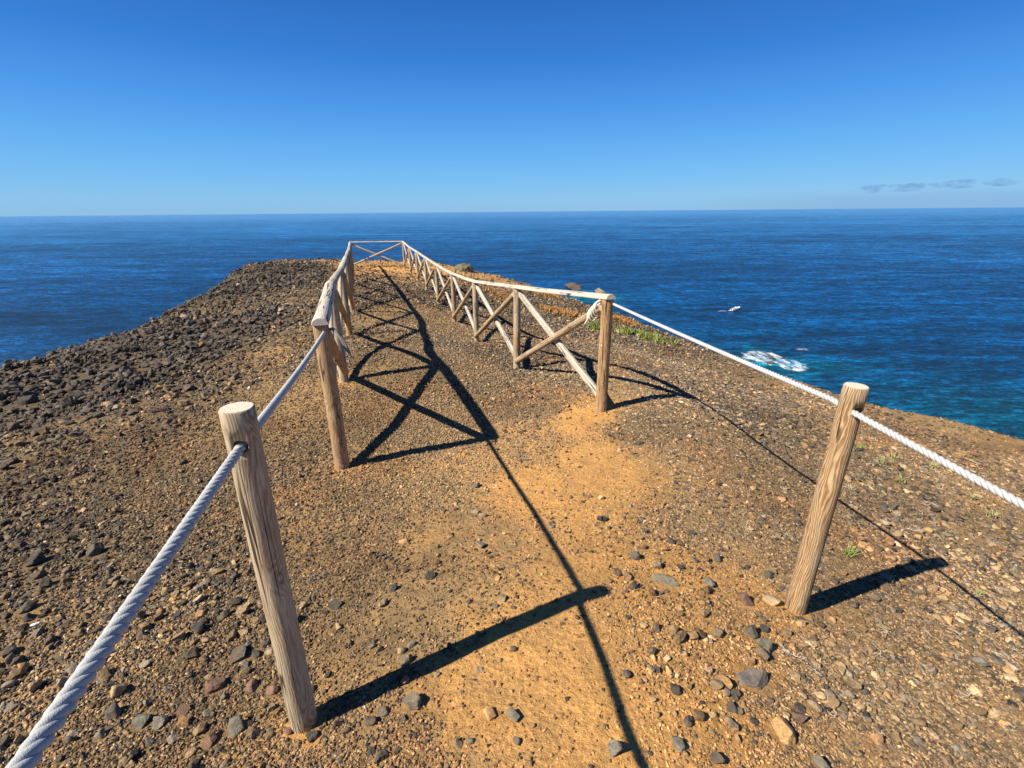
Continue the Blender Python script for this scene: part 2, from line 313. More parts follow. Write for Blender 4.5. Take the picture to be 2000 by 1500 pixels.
def empty(name, loc):
    o = bpy.data.objects.new(name, None); o.location = loc; o.empty_display_size = 0.2; COL.objects.link(o); return o
def new_mat(name):
    m = bpy.data.materials.new(name); m.use_nodes = True; nt = m.node_tree; b = nt.nodes['Principled BSDF']; return m, nt, b
def tube(points, radius, sides=10, caps=True):
    """tube along points; radius number or list"""
    P = [Vector(p) for p in points]; n = len(P); V = []; F = []
    up = Vector((0.13, 0.21, 0.97)); 
    for i, p in enumerate(P):
        t = (P[min(i + 1, n - 1)] - P[max(i - 1, 0)]).normalized()
        u = up - t * up.dot(t); u = u.normalized() if u.length > 1e-5 else t.orthogonal().normalized(); up = u
        w = t.cross(u); r = radius if isinstance(radius, (int, float)) else radius[i]
        for k in range(sides):
            a = 2 * math.pi * k / sides; V.append(p + (u * math.cos(a) + w * math.sin(a)) * r)
    for i in range(n - 1):
        for k in range(sides):
            k2 = (k + 1) % sides; F.append((i * sides + k, i * sides + k2, (i + 1) * sides + k2, (i + 1) * sides + k))
    if caps: F.append(tuple(range(sides))[::-1]); F.append(tuple((n - 1) * sides + k for k in range(sides)))
    return V, F

# ---------------------------------------------------------------- materials
def make_ground_mat():
    m, nt, b = new_mat('volcanic_soil')
    geo = nt.nodes.new('ShaderNodeNewGeometry'); P = geo.outputs['Position']
    at = N(nt, 'ShaderNodeAttribute', attribute_name='ochre'); och = at.outputs['Fac']
    at2 = N(nt, 'ShaderNodeAttribute', attribute_name='dark'); drk = at2.outputs['Fac']
    big = NOISE(nt, P, 1.3, 5, 0.6); mid = NOISE(nt, P, 7.0, 6, 0.65); fine = NOISE(nt, P, 60.0, 6, 0.7); fine2 = NOISE(nt, P, 260.0, 4, 0.7)
    o2 = M(nt, 'ADD', och, M(nt, 'MULTIPLY', M(nt, 'SUBTRACT', big, 0.5), 0.9))
    o2 = M(nt, 'ADD', o2, M(nt, 'MULTIPLY', M(nt, 'SUBTRACT', mid, 0.5), 1.1))
    c = RAMP(nt, o2, [(0.0, (0.14, 0.098, 0.053)), (0.30, (0.22, 0.145, 0.068)), (0.55, (0.36, 0.22, 0.092)), (0.85, (0.52, 0.275, 0.090)), (1.0, (0.58, 0.305, 0.098))])
    c = MIX(nt, M(nt, 'MULTIPLY', drk, M(nt, 'MULTIPLY_ADD', mid, 1.0, 0.0), clamp=True), c, (0.060, 0.048, 0.038))
    c = MIX(nt, 1.0, c, RAMP(nt, NOISE(nt, P, 0.55, 5, 0.6, 0.4), [(0.35, (0.72, 0.70, 0.68)), (0.5, (1, 1, 1)), (0.65, (1.15, 1.10, 1.0))]), 'MULTIPLY')
    c = MIX(nt, 1.0, c, RAMP(nt, fine, [(0.25, 0.55), (0.5, 0.95), (0.75, 1.35)]), 'MULTIPLY')
    c = MIX(nt, 1.0, c, RAMP(nt, fine2, [(0.3, 0.7), (0.5, 1.0), (0.7, 1.3)]), 'MULTIPLY')
    # fine grit: small lighter and darker grains in the soil
    vo = N(nt, 'ShaderNodeTexVoronoi', i_Scale=170.0, i_Randomness=1.0); nt.links.new(P, vo.inputs['Vector'])
    sp = nt.nodes.new('ShaderNodeSeparateColor'); nt.links.new(vo.outputs['Color'], sp.inputs[0])
    grit_amt = M(nt, 'MULTIPLY', M(nt, 'LESS_THAN', vo.outputs['Distance'], 0.42), M(nt, 'SUBTRACT', 1.15, och, clamp=True))
    gc = RAMP(nt, sp.outputs[0], [(0.0, (0.05, 0.045, 0.04)), (0.35, (0.14, 0.10, 0.07)), (0.7, (0.28, 0.20, 0.125)), (1.0, (0.40, 0.33, 0.24))])
    c = MIX(nt, M(nt, 'MULTIPLY', grit_amt, M(nt, 'MULTIPLY_ADD', sp.outputs[1], 0.9, -0.1, clamp=True)), c, gc)
    nt.links.new(c, b.inputs['Base Color']); b.inputs['Roughness'].default_value = 0.95; b.inputs['Specular IOR Level'].default_value = 0.15
    lump = NOISE(nt, P, 22.0, 4, 0.6, 0.5)
    h = M(nt, 'ADD', M(nt, 'MULTIPLY', fine, 0.010), M(nt, 'MULTIPLY', mid, 0.03)); h = M(nt, 'ADD', h, M(nt, 'MULTIPLY', lump, 0.014))
    h = M(nt, 'ADD', h, M(nt, 'MULTIPLY', fine2, 0.0035))
    h = M(nt, 'ADD', h, M(nt, 'MULTIPLY', M(nt, 'SUBTRACT', 0.5, vo.outputs['Distance']), M(nt, 'MULTIPLY', grit_amt, 0.004)))
    bp = N(nt, 'ShaderNodeBump', i_Strength=0.9, i_Distance=1.0); nt.links.new(h, bp.inputs['Height']); nt.links.new(bp.outputs[0], b.inputs['Normal'])
    return m
def make_rock_mat(name, instanced):
    m, nt, b = new_mat(name)
    if instanced:
        a = N(nt, 'ShaderNodeAttribute', attribute_name='scol', attribute_type='INSTANCER'); base = a.outputs['Color']
    else:
        a = nt.nodes.new('ShaderNodeObjectInfo'); base = a.outputs['Color']
    geo = nt.nodes.new('ShaderNodeNewGeometry'); P = geo.outputs['Position']
    n1 = NOISE(nt, P, 28.0, 5, 0.65); n2 = NOISE(nt, P, 160.0, 4, 0.7)
    c = MIX(nt, 1.0, base, RAMP(nt, n1, [(0.3, (0.62, 0.60, 0.58)), (0.5, (1, 1, 1)), (0.72, (1.45, 1.38, 1.28))]), 'MULTIPLY')
    c = MIX(nt, 1.0, c, RAMP(nt, n2, [(0.3, 0.7), (0.5, 1.0), (0.7, 1.35)]), 'MULTIPLY')
    # rusty soil dust caught on parts of the stone
    dust = RAMP(nt, NOISE(nt, P, 9.0, 4, 0.6), [(0.5, 0.0), (0.72, 0.45)])
    c = MIX(nt, dust, c, (0.26, 0.15, 0.075))
    nt.links.new(c, b.inputs['Base Color']); b.inputs['Roughness'].default_value = 0.88; b.inputs['Specular IOR Level'].default_value = 0.25
    h = M(nt, 'ADD', M(nt, 'MULTIPLY', n1, 0.012), M(nt, 'MULTIPLY', n2, 0.003))
    bp = N(nt, 'ShaderNodeBump', i_Strength=0.8, i_Distance=1.0); nt.links.new(h, bp.inputs['Height']); nt.links.new(bp.outputs[0], b.inputs['Normal'])
    return m
def make_wood_mat():
    """object colour: R = bleaching, G = warm brown stain, B = seed"""
    m, nt, b = new_mat('weathered_pine')
    tc = nt.nodes.new('ShaderNodeTexCoord'); oi = nt.nodes.new('ShaderNodeObjectInfo')
    oc = nt.nodes.new('ShaderNodeSeparateColor'); nt.links.new(oi.outputs['Color'], oc.inputs[0])
    seed = nt.nodes.new('ShaderNodeCombineXYZ')
    CON = oi.outputs['Alpha']
    for i in range(3): nt.links.new(M(nt, 'MULTIPLY', oc.outputs[2], 37.0 + 11 * i), seed.inputs[i])
    O = tc.outputs['Object']; Q = VM(nt, 'ADD', O, seed.outputs[0])
    s = nt.nodes.new('ShaderNodeSeparateXYZ'); nt.links.new(O, s.inputs[0])
    wob = NOISE(nt, MAP(nt, Q, (9, 9, 2.2)), 1.0, 4, 0.55, out=1); ws = nt.nodes.new('ShaderNodeSeparateColor'); nt.links.new(wob, ws.inputs[0])
    x = M(nt, 'ADD', s.outputs[0], M(nt, 'MULTIPLY_ADD', ws.outputs[0], 0.055, -0.012)); y = M(nt, 'ADD', s.outputs[1], M(nt, 'MULTIPLY_ADD', ws.outputs[1], 0.055, -0.045))
    r = M(nt, 'SQRT', M(nt, 'ADD', M(nt, 'MULTIPLY', x, x), M(nt, 'MULTIPLY', y, y)))
    vo = N(nt, 'ShaderNodeTexVoronoi', i_Scale=1.0, i_Randomness=1.0); nt.links.new(MAP(nt, Q, (9, 9, 4.2)), vo.inputs['Vector'])
    kn = vo.outputs['Distance']; knot = RAMP(nt, kn, [(0.0, 1.0), (0.28, 0.0)])
    r = M(nt, 'ADD', r, M(nt, 'MULTIPLY', knot, 0.016))
    ring = M(nt, 'SINE', M(nt, 'MULTIPLY', r, 1350.0)); ring = M(nt, 'MULTIPLY_ADD', ring, 0.5, 0.5)
    fib = NOISE(nt, MAP(nt, Q, (330, 330, 9)), 1.0, 4, 0.6)
    patch = NOISE(nt, MAP(nt, Q, (16, 16, 4)), 1.0, 5, 0.6)
    grain = M(nt, 'ADD', M(nt, 'MULTIPLY', ring, 0.5), M(nt, 'MULTIPLY', fib, 0.5))
    grain = M(nt, 'ADD', M(nt, 'MULTIPLY', M(nt, 'SUBTRACT', grain, 0.5), M(nt, 'MULTIPLY_ADD', CON, 0.75, 0.40)), M(nt, 'SUBTRACT', 0.56, M(nt, 'MULTIPLY', CON, 0.10)))
    grain = M(nt, 'ADD', grain, M(nt, 'MULTIPLY', M(nt, 'SUBTRACT', NOISE(nt, MAP(nt, Q, (22, 22, 6)), 1.0, 6, 0.7), 0.5), 0.55))
    warm = RAMP(nt, grain, [(0.15, (0.15, 0.08, 0.034)), (0.5, (0.335, 0.190, 0.078)), (0.85, (0.54, 0.37, 0.20))])
    grey = RAMP(nt, grain, [(0.15, (0.17, 0.115, 0.068)), (0.5, (0.36, 0.275, 0.165)), (0.85, (0.52, 0.425, 0.30))])
    pale = RAMP(nt, grain, [(0.1, (0.36, 0.31, 0.26)), (0.5, (0.50, 0.45, 0.37)), (0.9, (0.63, 0.585, 0.50))])
    wf = RAMP(nt, M(nt, 'ADD', patch, M(nt, 'MULTIPLY_ADD', oc.outputs[1], 0.7, -0.35)), [(0.42, 0.0), (0.58, 1.0)])
    c = MIX(nt, wf, grey, warm)
    geo = nt.nodes.new('ShaderNodeNewGeometry')
    c = MIX(nt, M(nt, 'MULTIPLY', oc.outputs[0], RAMP(nt, patch, [(0.3, 0.75), (0.6, 1.0)])), c, pale)
    # knots: a dark ring round a pale heart
    kh = RAMP(nt, kn, [(0.0, 1.0), (0.05, 1.0), (0.075, 0.0)]); kr = RAMP(nt, kn, [(0.06, 0.0), (0.08, 0.55), (0.13, 0.0)])
    c = MIX(nt, M(nt, 'MULTIPLY', kr, 1.0), c, (0.10, 0.06, 0.035)); c = MIX(nt, M(nt, 'MULTIPLY', kh, 0.8), c, (0.52, 0.46, 0.40))
    # drying cracks, long and thin
    cr1 = NOISE(nt, MAP(nt, Q, (30, 30, 1.1)), 1.0, 2, 0.5, 0.6)
    crack = RAMP(nt, M(nt, 'ABSOLUTE', M(nt, 'SUBTRACT', cr1, 0.52)), [(0.0, 1.0), (0.010, 0.95), (0.018, 0.0)])
    crack = M(nt, 'MULTIPLY', crack, RAMP(nt, NOISE(nt, MAP(nt, Q, (10, 10, 2.0)), 1.0, 2), [(0.47, 0.0), (0.53, 1.0)]))
    c = MIX(nt, crack, c, (0.045, 0.03, 0.02))
    nt.links.new(c, b.inputs['Base Color']); b.inputs['Roughness'].default_value = 0.85; b.inputs['Specular IOR Level'].default_value = 0.2
    h = M(nt, 'ADD', M(nt, 'MULTIPLY', ring, M(nt, 'MULTIPLY', CON, 0.0009)), M(nt, 'MULTIPLY', fib, 0.0012)); h = M(nt, 'SUBTRACT', h, M(nt, 'MULTIPLY', crack, 0.003))
    h = M(nt, 'ADD', h, M(nt, 'MULTIPLY', patch, 0.004))
    bp = N(nt, 'ShaderNodeBump', i_Strength=1.0, i_Distance=1.0); nt.links.new(h, bp.inputs['Height']); nt.links.new(bp.outputs[0], b.inputs['Normal'])
    # end grain
    m2, nt, b = new_mat('weathered_end_grain')
    tc = nt.nodes.new('ShaderNodeTexCoord'); O = tc.outputs['Object']
    wob = NOISE(nt, O, 14.0, 3, 0.5, out=1); v = VM(nt, 'ADD', MAP(nt, O, (1, 1, 0), (0.006, -0.009, 0)), VM(nt, 'MULTIPLY', wob, (0.02, 0.02, 0)))
    ln = N(nt, 'ShaderNodeVectorMath', operation='LENGTH'); nt.links.new(v, ln.inputs[0])
    ring = M(nt, 'MULTIPLY_ADD', M(nt, 'SINE', M(nt, 'MULTIPLY', ln.outputs['Value'], 1300.0)), 0.5, 0.5)
    n1 = NOISE(nt, O, 90.0, 5, 0.7)
    c = RAMP(nt, M(nt, 'ADD', M(nt, 'MULTIPLY', ring, 0.4), M(nt, 'MULTIPLY', n1, 0.6)), [(0.2, (0.34, 0.27, 0.19)), (0.5, (0.60, 0.52, 0.40)), (0.8, (0.76, 0.70, 0.58))])
    nt.links.new(c, b.inputs['Base Color']); b.inputs['Roughness'].default_value = 0.9; b.inputs['Specular IOR Level'].default_value = 0.15
    bp = N(nt, 'ShaderNodeBump', i_Strength=0.7, i_Distance=1.0); nt.links.new(M(nt, 'MULTIPLY', n1, 0.004), bp.inputs['Height']); nt.links.new(bp.outputs[0], b.inputs['Normal'])
    return m, m2
def make_rope_mat(name, col_a, col_b):
    m, nt, b = new_mat(name)
    tc = nt.nodes.new('ShaderNodeTexCoord'); O = tc.outputs['Object']; uv = tc.outputs['UV']
    n1 = NOISE(nt, O, 11.0, 5, 0.7)
    fib = NOISE(nt, MAP(nt, uv, (14, 40, 1), rot=(0, 0, 0.5)), 1.0, 3, 0.6)
    c = MIX(nt, n1, col_a, col_b); c = MIX(nt, 1.0, c, RAMP(nt, fib, [(0.25, 0.78), (0.7, 1.08)]), 'MULTIPLY')
    nt.links.new(c, b.inputs['Base Color']); b.inputs['Roughness'].default_value = 0.8; b.inputs['Specular IOR Level'].default_value = 0.2
    bp = N(nt, 'ShaderNodeBump', i_Strength=0.6, i_Distance=1.0); nt.links.new(M(nt, 'MULTIPLY', fib, 0.0015), bp.inputs['Height']); nt.links.new(bp.outputs[0], b.inputs['Normal'])
    return m
def simple_mat(name, col, rough=0.8, spec=0.3, var=0.25, scale=20.0):
    m, nt, b = new_mat(name); tc = nt.nodes.new('ShaderNodeTexCoord')
    c = MIX(nt, 1.0, col, RAMP(nt, NOISE(nt, tc.outputs['Object'], scale, 4), [(0.3, 1 - var), (0.7, 1 + var)]), 'MULTIPLY')
    nt.links.new(c, b.inputs['Base Color']); b.inputs['Roughness'].default_value = rough; b.inputs['Specular IOR Level'].default_value = spec
    return m
def make_sea_mat():
    m, nt, b = new_mat('sea_water')
    geo = nt.nodes.new('ShaderNodeNewGeometry'); P = geo.outputs['Position']
    s = nt.nodes.new('ShaderNodeSeparateXYZ'); nt.links.new(P, s.inputs[0])
    d = M(nt, 'SQRT', M(nt, 'ADD', M(nt, 'POWER', s.outputs[0], 2.0), M(nt, 'POWER', s.outputs[1], 2.0)))
    # colour of the water body: green-blue over the shelf, deep blue offshore
    dd = M(nt, 'ADD', d, M(nt, 'MULTIPLY', M(nt, 'SUBTRACT', NOISE(nt, P, 0.012, 3), 0.5), 160.0))
    c = RAMP(nt, M(nt, 'DIVIDE', dd, 1000.0), SEA_RAMP)
    c = MIX(nt, RAMP(nt, M(nt, 'DIVIDE', d, 9000.0), [(0.05, 0.0), (0.3, 0.6), (1.0, 1.0)]), c, (0.028, 0.165, 0.36))  # horizon haze and pale sky reflection painted into the far water colour
    def blob(cx, cy, rx, ry, soft=1.0):
        q = VM(nt, 'SUBTRACT', P, (cx, cy, -63.5)); q = VM(nt, 'MULTIPLY', q, (1 / rx, 1 / ry, 0.0))
        q = VM(nt, 'ADD', q, VM(nt, 'MULTIPLY', VM(nt, 'SUBTRACT', NOISE(nt, P, 0.05, 4, out=1), (0.5, 0.5, 0.5)), (1.3, 1.3, 0)))
        l = N(nt, 'ShaderNodeVectorMath', operation='LENGTH'); nt.links.new(q, l.inputs[0])
        n = N(nt, 'ShaderNodeMapRange', interpolation_type='SMOOTHSTEP'); n.inputs[1].default_value = 0.2; n.inputs[2].default_value = 1.0 * soft; n.inputs[3].default_value = 1; n.inputs[4].default_value = 0
        nt.links.new(l.outputs['Value'], n.inputs[0]); return n.outputs[0]
    for cx, cy, rx, ry, k in ((112, 202, 26, 34, 0.55), (62, 378, 42, 45, 0.55), (165, 140, 55, 36, 0.22), (128, 196, 30, 16, 0.35)):
        c = MIX(nt, M(nt, 'MULTIPLY', blob(cx, cy, rx, ry), k), c, (0.0, 0.10, 0.125))
    # wind lanes
    lane = NOISE(nt, MAP(nt, P, (0.0012, 0.010, 1), rot=(0, 0, 0.10)), 1.0, 5, 0.6)
    c = MIX(nt, 1.0, c, RAMP(nt, lane, [(0.3, 0.72), (0.5, 1.0), (0.7, 1.25)]), 'MULTIPLY')
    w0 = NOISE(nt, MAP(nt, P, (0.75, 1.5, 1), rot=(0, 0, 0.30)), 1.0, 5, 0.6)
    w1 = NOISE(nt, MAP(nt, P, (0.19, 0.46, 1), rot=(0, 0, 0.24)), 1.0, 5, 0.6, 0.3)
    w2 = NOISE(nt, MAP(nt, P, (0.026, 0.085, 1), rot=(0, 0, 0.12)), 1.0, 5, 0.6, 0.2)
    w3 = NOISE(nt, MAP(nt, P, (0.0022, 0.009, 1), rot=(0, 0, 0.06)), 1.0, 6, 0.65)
    # wave shade and reflected sky painted into the colour as dark and pale ripples
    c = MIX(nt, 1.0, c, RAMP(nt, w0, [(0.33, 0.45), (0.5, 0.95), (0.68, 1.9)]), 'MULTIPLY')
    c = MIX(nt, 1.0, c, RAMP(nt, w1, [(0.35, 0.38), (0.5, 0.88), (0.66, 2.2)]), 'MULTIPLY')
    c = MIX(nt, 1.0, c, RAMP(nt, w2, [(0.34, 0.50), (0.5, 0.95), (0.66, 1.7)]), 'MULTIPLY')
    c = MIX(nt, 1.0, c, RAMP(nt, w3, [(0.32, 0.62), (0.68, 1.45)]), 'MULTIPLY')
    rg = RAMP(nt, M(nt, 'DIVIDE', d, 6000.0), [(0.0, 0.24), (1.0, 0.36)])
    h = M(nt, 'ADD', M(nt, 'MULTIPLY', w1, 2.2), M(nt, 'MULTIPLY', w2, 3.5)); h = M(nt, 'ADD', h, M(nt, 'MULTIPLY', w0, 0.5)); h = M(nt, 'ADD', h, M(nt, 'MULTIPLY', w3, 9.0))
    bp = N(nt, 'ShaderNodeBump', i_Strength=0.8, i_Distance=1.0); nt.links.new(h, bp.inputs['Height'])
    # wind-roughened water mirrors less sky than a flat sheet would: the waves turn towards the viewer
    fr = N(nt, 'ShaderNodeFresnel', i_IOR=1.333); nt.links.new(bp.outputs[0], fr.inputs['Normal'])
    df = nt.nodes.new('ShaderNodeBsdfDiffuse'); gl = nt.nodes.new('ShaderNodeBsdfGlossy'); mx = nt.nodes.new('ShaderNodeMixShader')
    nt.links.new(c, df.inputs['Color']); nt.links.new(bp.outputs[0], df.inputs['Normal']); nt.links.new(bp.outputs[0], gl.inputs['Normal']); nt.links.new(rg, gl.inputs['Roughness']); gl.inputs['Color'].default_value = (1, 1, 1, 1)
    nt.links.new(M(nt, 'MULTIPLY', fr.outputs[0], SEA_MIRROR), mx.inputs[0]); nt.links.new(df.outputs[0], mx.inputs[1]); nt.links.new(gl.outputs[0], mx.inputs[2])
    nt.links.new(mx.outputs[0], nt.nodes['Material Output'].inputs['Surface']); nt.nodes.remove(b)
    return m
SEA_MIRROR = 0.42
SEA_RAMP = [(0.0, (0.0, 0.054, 0.088)), (0.18, (0.0, 0.046, 0.098)), (0.32, (0.0, 0.034, 0.104)), (0.7, (0.001, 0.038, 0.125)), (1.0, (0.002, 0.048, 0.150))]
def make_foam_mat(name, thr, scale, stretch=(1, 1, 1), rot=0.0):
    m, nt, b = new_mat(name); tc = nt.nodes.new('ShaderNodeTexCoord'); O = tc.outputs['Object']
    at = N(nt, 'ShaderNodeAttribute', attribute_name='mask')
    n1 = NOISE(nt, MAP(nt, O, stretch, rot=(0, 0, rot)), scale, 7, 0.68, 0.4)
    v = M(nt, 'ADD', n1, M(nt, 'MULTIPLY_ADD', at.outputs['Fac'], 0.75, -0.75))
    al = RAMP(nt, v, [(thr - 0.09, 0.0), (thr + 0.02, 0.35), (thr + 0.15, 0.92)])
    b.inputs['Base Color'].default_value = (0.78, 0.86, 0.90, 1); b.inputs['Roughness'].default_value = 0.9
    nt.links.new(al, b.inputs['Alpha']); return m

MAT_G = make_ground_mat(); MAT_ROCK = make_rock_mat('basalt', False); MAT_GRAVEL = make_rock_mat('basalt_gravel', True)
MAT_WOOD, MAT_END = make_wood_mat()
MAT_ROPE = make_rope_mat('white_rope', (0.31, 0.31, 0.30), (0.56, 0.56, 0.55)); MAT_TAIL_GREY = make_rope_mat('grey_rope_end', (0.17, 0.15, 0.125), (0.27, 0.24, 0.20)); MAT_TAIL_CREAM = make_rope_mat('cream_rope_end', (0.66, 0.60, 0.44), (0.78, 0.73, 0.60))
MAT_SEA = make_sea_mat()

# ---------------------------------------------------------------- sea
def build_sea():
    rings = np.r_[0, np.geomspace(40, 120000, 90)]; seg = 128
    V = [(0, 0, 0)]; F = []
    for r in rings[1:]:
        for k in range(seg): a = 2 * math.pi * k / seg; V.append((r * math.cos(a), r * math.sin(a), 0))
    for k in range(seg): F.append((0, 1 + k, 1 + (k + 1) % seg))
    for i in range(len(rings) - 2):
        for k in range(seg):
            a, b2 = 1 + i * seg + k, 1 + i * seg + (k + 1) % seg; F.append((a, a + seg, b2 + seg, b2))
    o = mesh_obj('sea', V, F, MAT_SEA); o.location.z = -63.5
    tag(o, 'deep blue rippled sea reaching to the horizon', 'sea', kind='structure')
build_sea()

# ---------------------------------------------------------------- surveyed fence posts: x, y, height of the post top from the eye
LP = [(-1.23, 2.97, -.67), (-1.73, 4.55, -.65), (-2.55, 7.2, -.80), (-3.28, 9.6, -.85), (-4.02, 11.95, -.93), (-4.77, 14.35, -1.00), (-5.53, 16.75, -1.07), (-6.3, 19.15, -1.14), (-7.08, 21.5, -1.22)]
RP = [(.80, 3.89, -.69), (.07, 5.68, -.87), (-.60, 7.87, -1.10), (-1.25, 10.15, -1.24), (-1.95, 12.5, -1.285), (-2.65, 14.9, -1.31), (-3.35, 17.2, -1.31), (-4.05, 19.4, -1.30), (-4.75, 21.5, -1.21)]
FEET = [p[:2] for p in LP + RP] + [(-.643, .99), (1.235, 1.588)]


# ---------------------------------------------------------------- ground
ZN = np.array(ZONES)
def zone(x, y):
    """ochre, stone density, stone size, darkness blended from the surveyed spots"""
    r = np.hypot(x, y); acc = np.zeros((4,) + x.shape); tot = np.zeros(x.shape)
    wx = x + 0.12 * fbm(x * 2.5, y * 2.5, 3, 71) * (1 + r * 0.3); wy = y + 0.12 * fbm(x * 2.5, y * 2.5, 3, 72) * (1 + r * 0.3)
    for zx, zy, o, d, s, k in ZN:
        h = 0.22 + 0.10 * math.hypot(zx, zy); w = ((wx - zx) ** 2 + (wy - zy) ** 2) / (h * h) + 0.05; w = 1.0 / (w * w)
        acc[0] += w * o; acc[1] += w * d; acc[2] += w * math.log(s); acc[3] += w * k; tot += w
    acc /= tot; acc[2] = np.exp(acc[2]); return acc
def axis(lo_far, lo, hi, hi_far, step, grow):
    a = list(np.arange(lo, hi + 1e-6, step)); s = step; v = a[-1]
    while v < hi_far: s = min(s * grow, 6); v += s; a.append(v)
    s = step; v = a[0]; left = []
    while v > lo_far: s = min(s * grow, 6); v -= s; left.append(v)
    return np.array(left[::-1] + a)
def build_ground():
    xs = axis(-130, -2.6, 3.4, 130, 0.025, 1.018); ys = axis(-90, 0.3, 5.5, 130, 0.025, 1.018)
    X, Y = np.meshgrid(xs, ys); x, y = X.ravel(), Y.ravel()
    z = np.empty_like(x)
    for i in range(0, len(x), 60000): z[i:i + 60000] = height(x[i:i + 60000], y[i:i + 60000])
    z = np.maximum(z, -68)
    nx, ny = len(xs), len(ys); idx = np.arange(nx * ny).reshape(ny, nx)
    F = np.stack([idx[:-1, :-1], idx[:-1, 1:], idx[1:, 1:], idx[1:, :-1]], -1).reshape(-1, 4)
    o = mesh_obj('ground', np.c_[x, y, z], F, MAT_G, smooth=True)
    zz = zone(x, y)
    s, _, _ = edge_dist(x, y)
    dark = np.clip((zz[3] - 0.55) / 0.4, 0, 1) * np.clip(zz[1], 0, 1); och = zz[0] * np.clip(1 - s / 6, 0.15, 1)
    for px, py in FEET: och = och + 0.35 * np.exp(-((x - px) ** 2 + (y - py) ** 2) / 0.16 ** 2)      # dug-over soil round the posts
    for nm, v in (('ochre', och), ('dark', dark)):
        a = o.data.attributes.new(nm, 'FLOAT', 'POINT'); a.data.foreach_set('value', v.astype(np.float32))
    tag(o, 'stony brown and orange volcanic headland ending in a cliff', 'ground', kind='structure'); print('ground verts', len(x))
build_ground()

# ---------------------------------------------------------------- stones
def rock_mesh(seed, sub, name):
    bm = bmesh.new(); bmesh.ops.create_icosphere(bm, subdivisions=sub, radius=1.0)
    r = np.random.default_rng(seed); co = np.array([v.co[:] for v in bm.verts])
    for k in range(10):
        n = r.normal(size=3); n /= np.linalg.norm(n); d = r.uniform(0.34, 0.74); over = np.maximum(0, co @ n - d); co -= np.outer(over, n)
    for v, c in zip(bm.verts, co):
        p = Vector(c); q = p * 1.6 + Vector((seed * 3.1, 0, 0)); n = mnoise.noise(q) * 0.14 + mnoise.noise(q * 3) * 0.08 + mnoise.noise(q * 8) * 0.045
        v.co = p * (1 + n)
    co = np.array([v.co[:] for v in bm.verts]); ext = (co.max(0) - co.min(0)); mid = (co.max(0) + co.min(0)) / 2
    for v in bm.verts: v.co = Vector(((v.co[i] - mid[i]) / ext[i]) for i in range(3))     # unit box, centred
    me = bpy.data.meshes.new(name); bm.to_mesh(me); bm.free(); me.materials.append(MAT_ROCK)
    me.polygons.foreach_set('use_smooth', np.ones(len(me.polygons), bool)); return me
NPROTO = 14
ROCK_ME = [rock_mesh(s + 1, 4, 'rock') for s in range(NPROTO)]
GRAV_ME = []
for s in range(NPROTO):
    me = rock_mesh(s + 40, 3, 'gravel_stone'); me.materials.clear(); me.materials.append(MAT_GRAVEL); GRAV_ME.append(me)

PAL = {'dark': (0.082, 0.069, 0.053), 'grey': (0.155, 0.135, 0.102), 'tan': (0.28, 0.205, 0.12), 'och': (0.42, 0.245, 0.10), 'red': (0.17, 0.10, 0.068), 'white': (0.75, 0.74, 0.72), 'flat': (0.15, 0.125, 0.105), 'disc': (0.19, 0.165, 0.11)}
def place_rock(x, y, w, sx, sy, sz, rotz, sink, col, me, label, cat='rock', group=None, tilt=(0, 0)):
    o = bpy.data.objects.new('rock', me); COL.objects.link(o)
    o.scale = (w * sx, w * sy, w * sz); o.rotation_euler = (tilt[0], tilt[1], rotz)
    o.location = (x, y, float(height(np.array([x]), np.array([y]))[0]) + w * sz * (0.5 - sink))
    o.color = (*col, 1); tag(o, label, cat, group); return o
for i, (x, y, w, kind, label) in enumerate(ROCKS):
    rr = random.Random(i * 7 + 3); c = PAL[kind]; j = rr.uniform(0.85, 1.2); c = tuple(v * j for v in c)
    sz = {'flat': 0.28, 'disc': 0.16}.get(kind, rr.uniform(0.55, 0.8)); sink = {'flat': 0.35, 'disc': 0.6}.get(kind, 0.30)
    place_rock(x, y, w * (0.72 if y > 5 else 0.8 if kind == 'dark' and x < -1.4 else 1.0), 1.0, 0.92 if kind == 'disc' else rr.uniform(0.65, 0.95), sz, rr.uniform(0, 6.28), sink, c, ROCK_ME[i % NPROTO], label, 'rock' if w > 0.04 else 'stone', None, (rr.uniform(-.2, .2), rr.uniform(-.2, .2)) if kind not in ('flat', 'disc') else (0, 0))

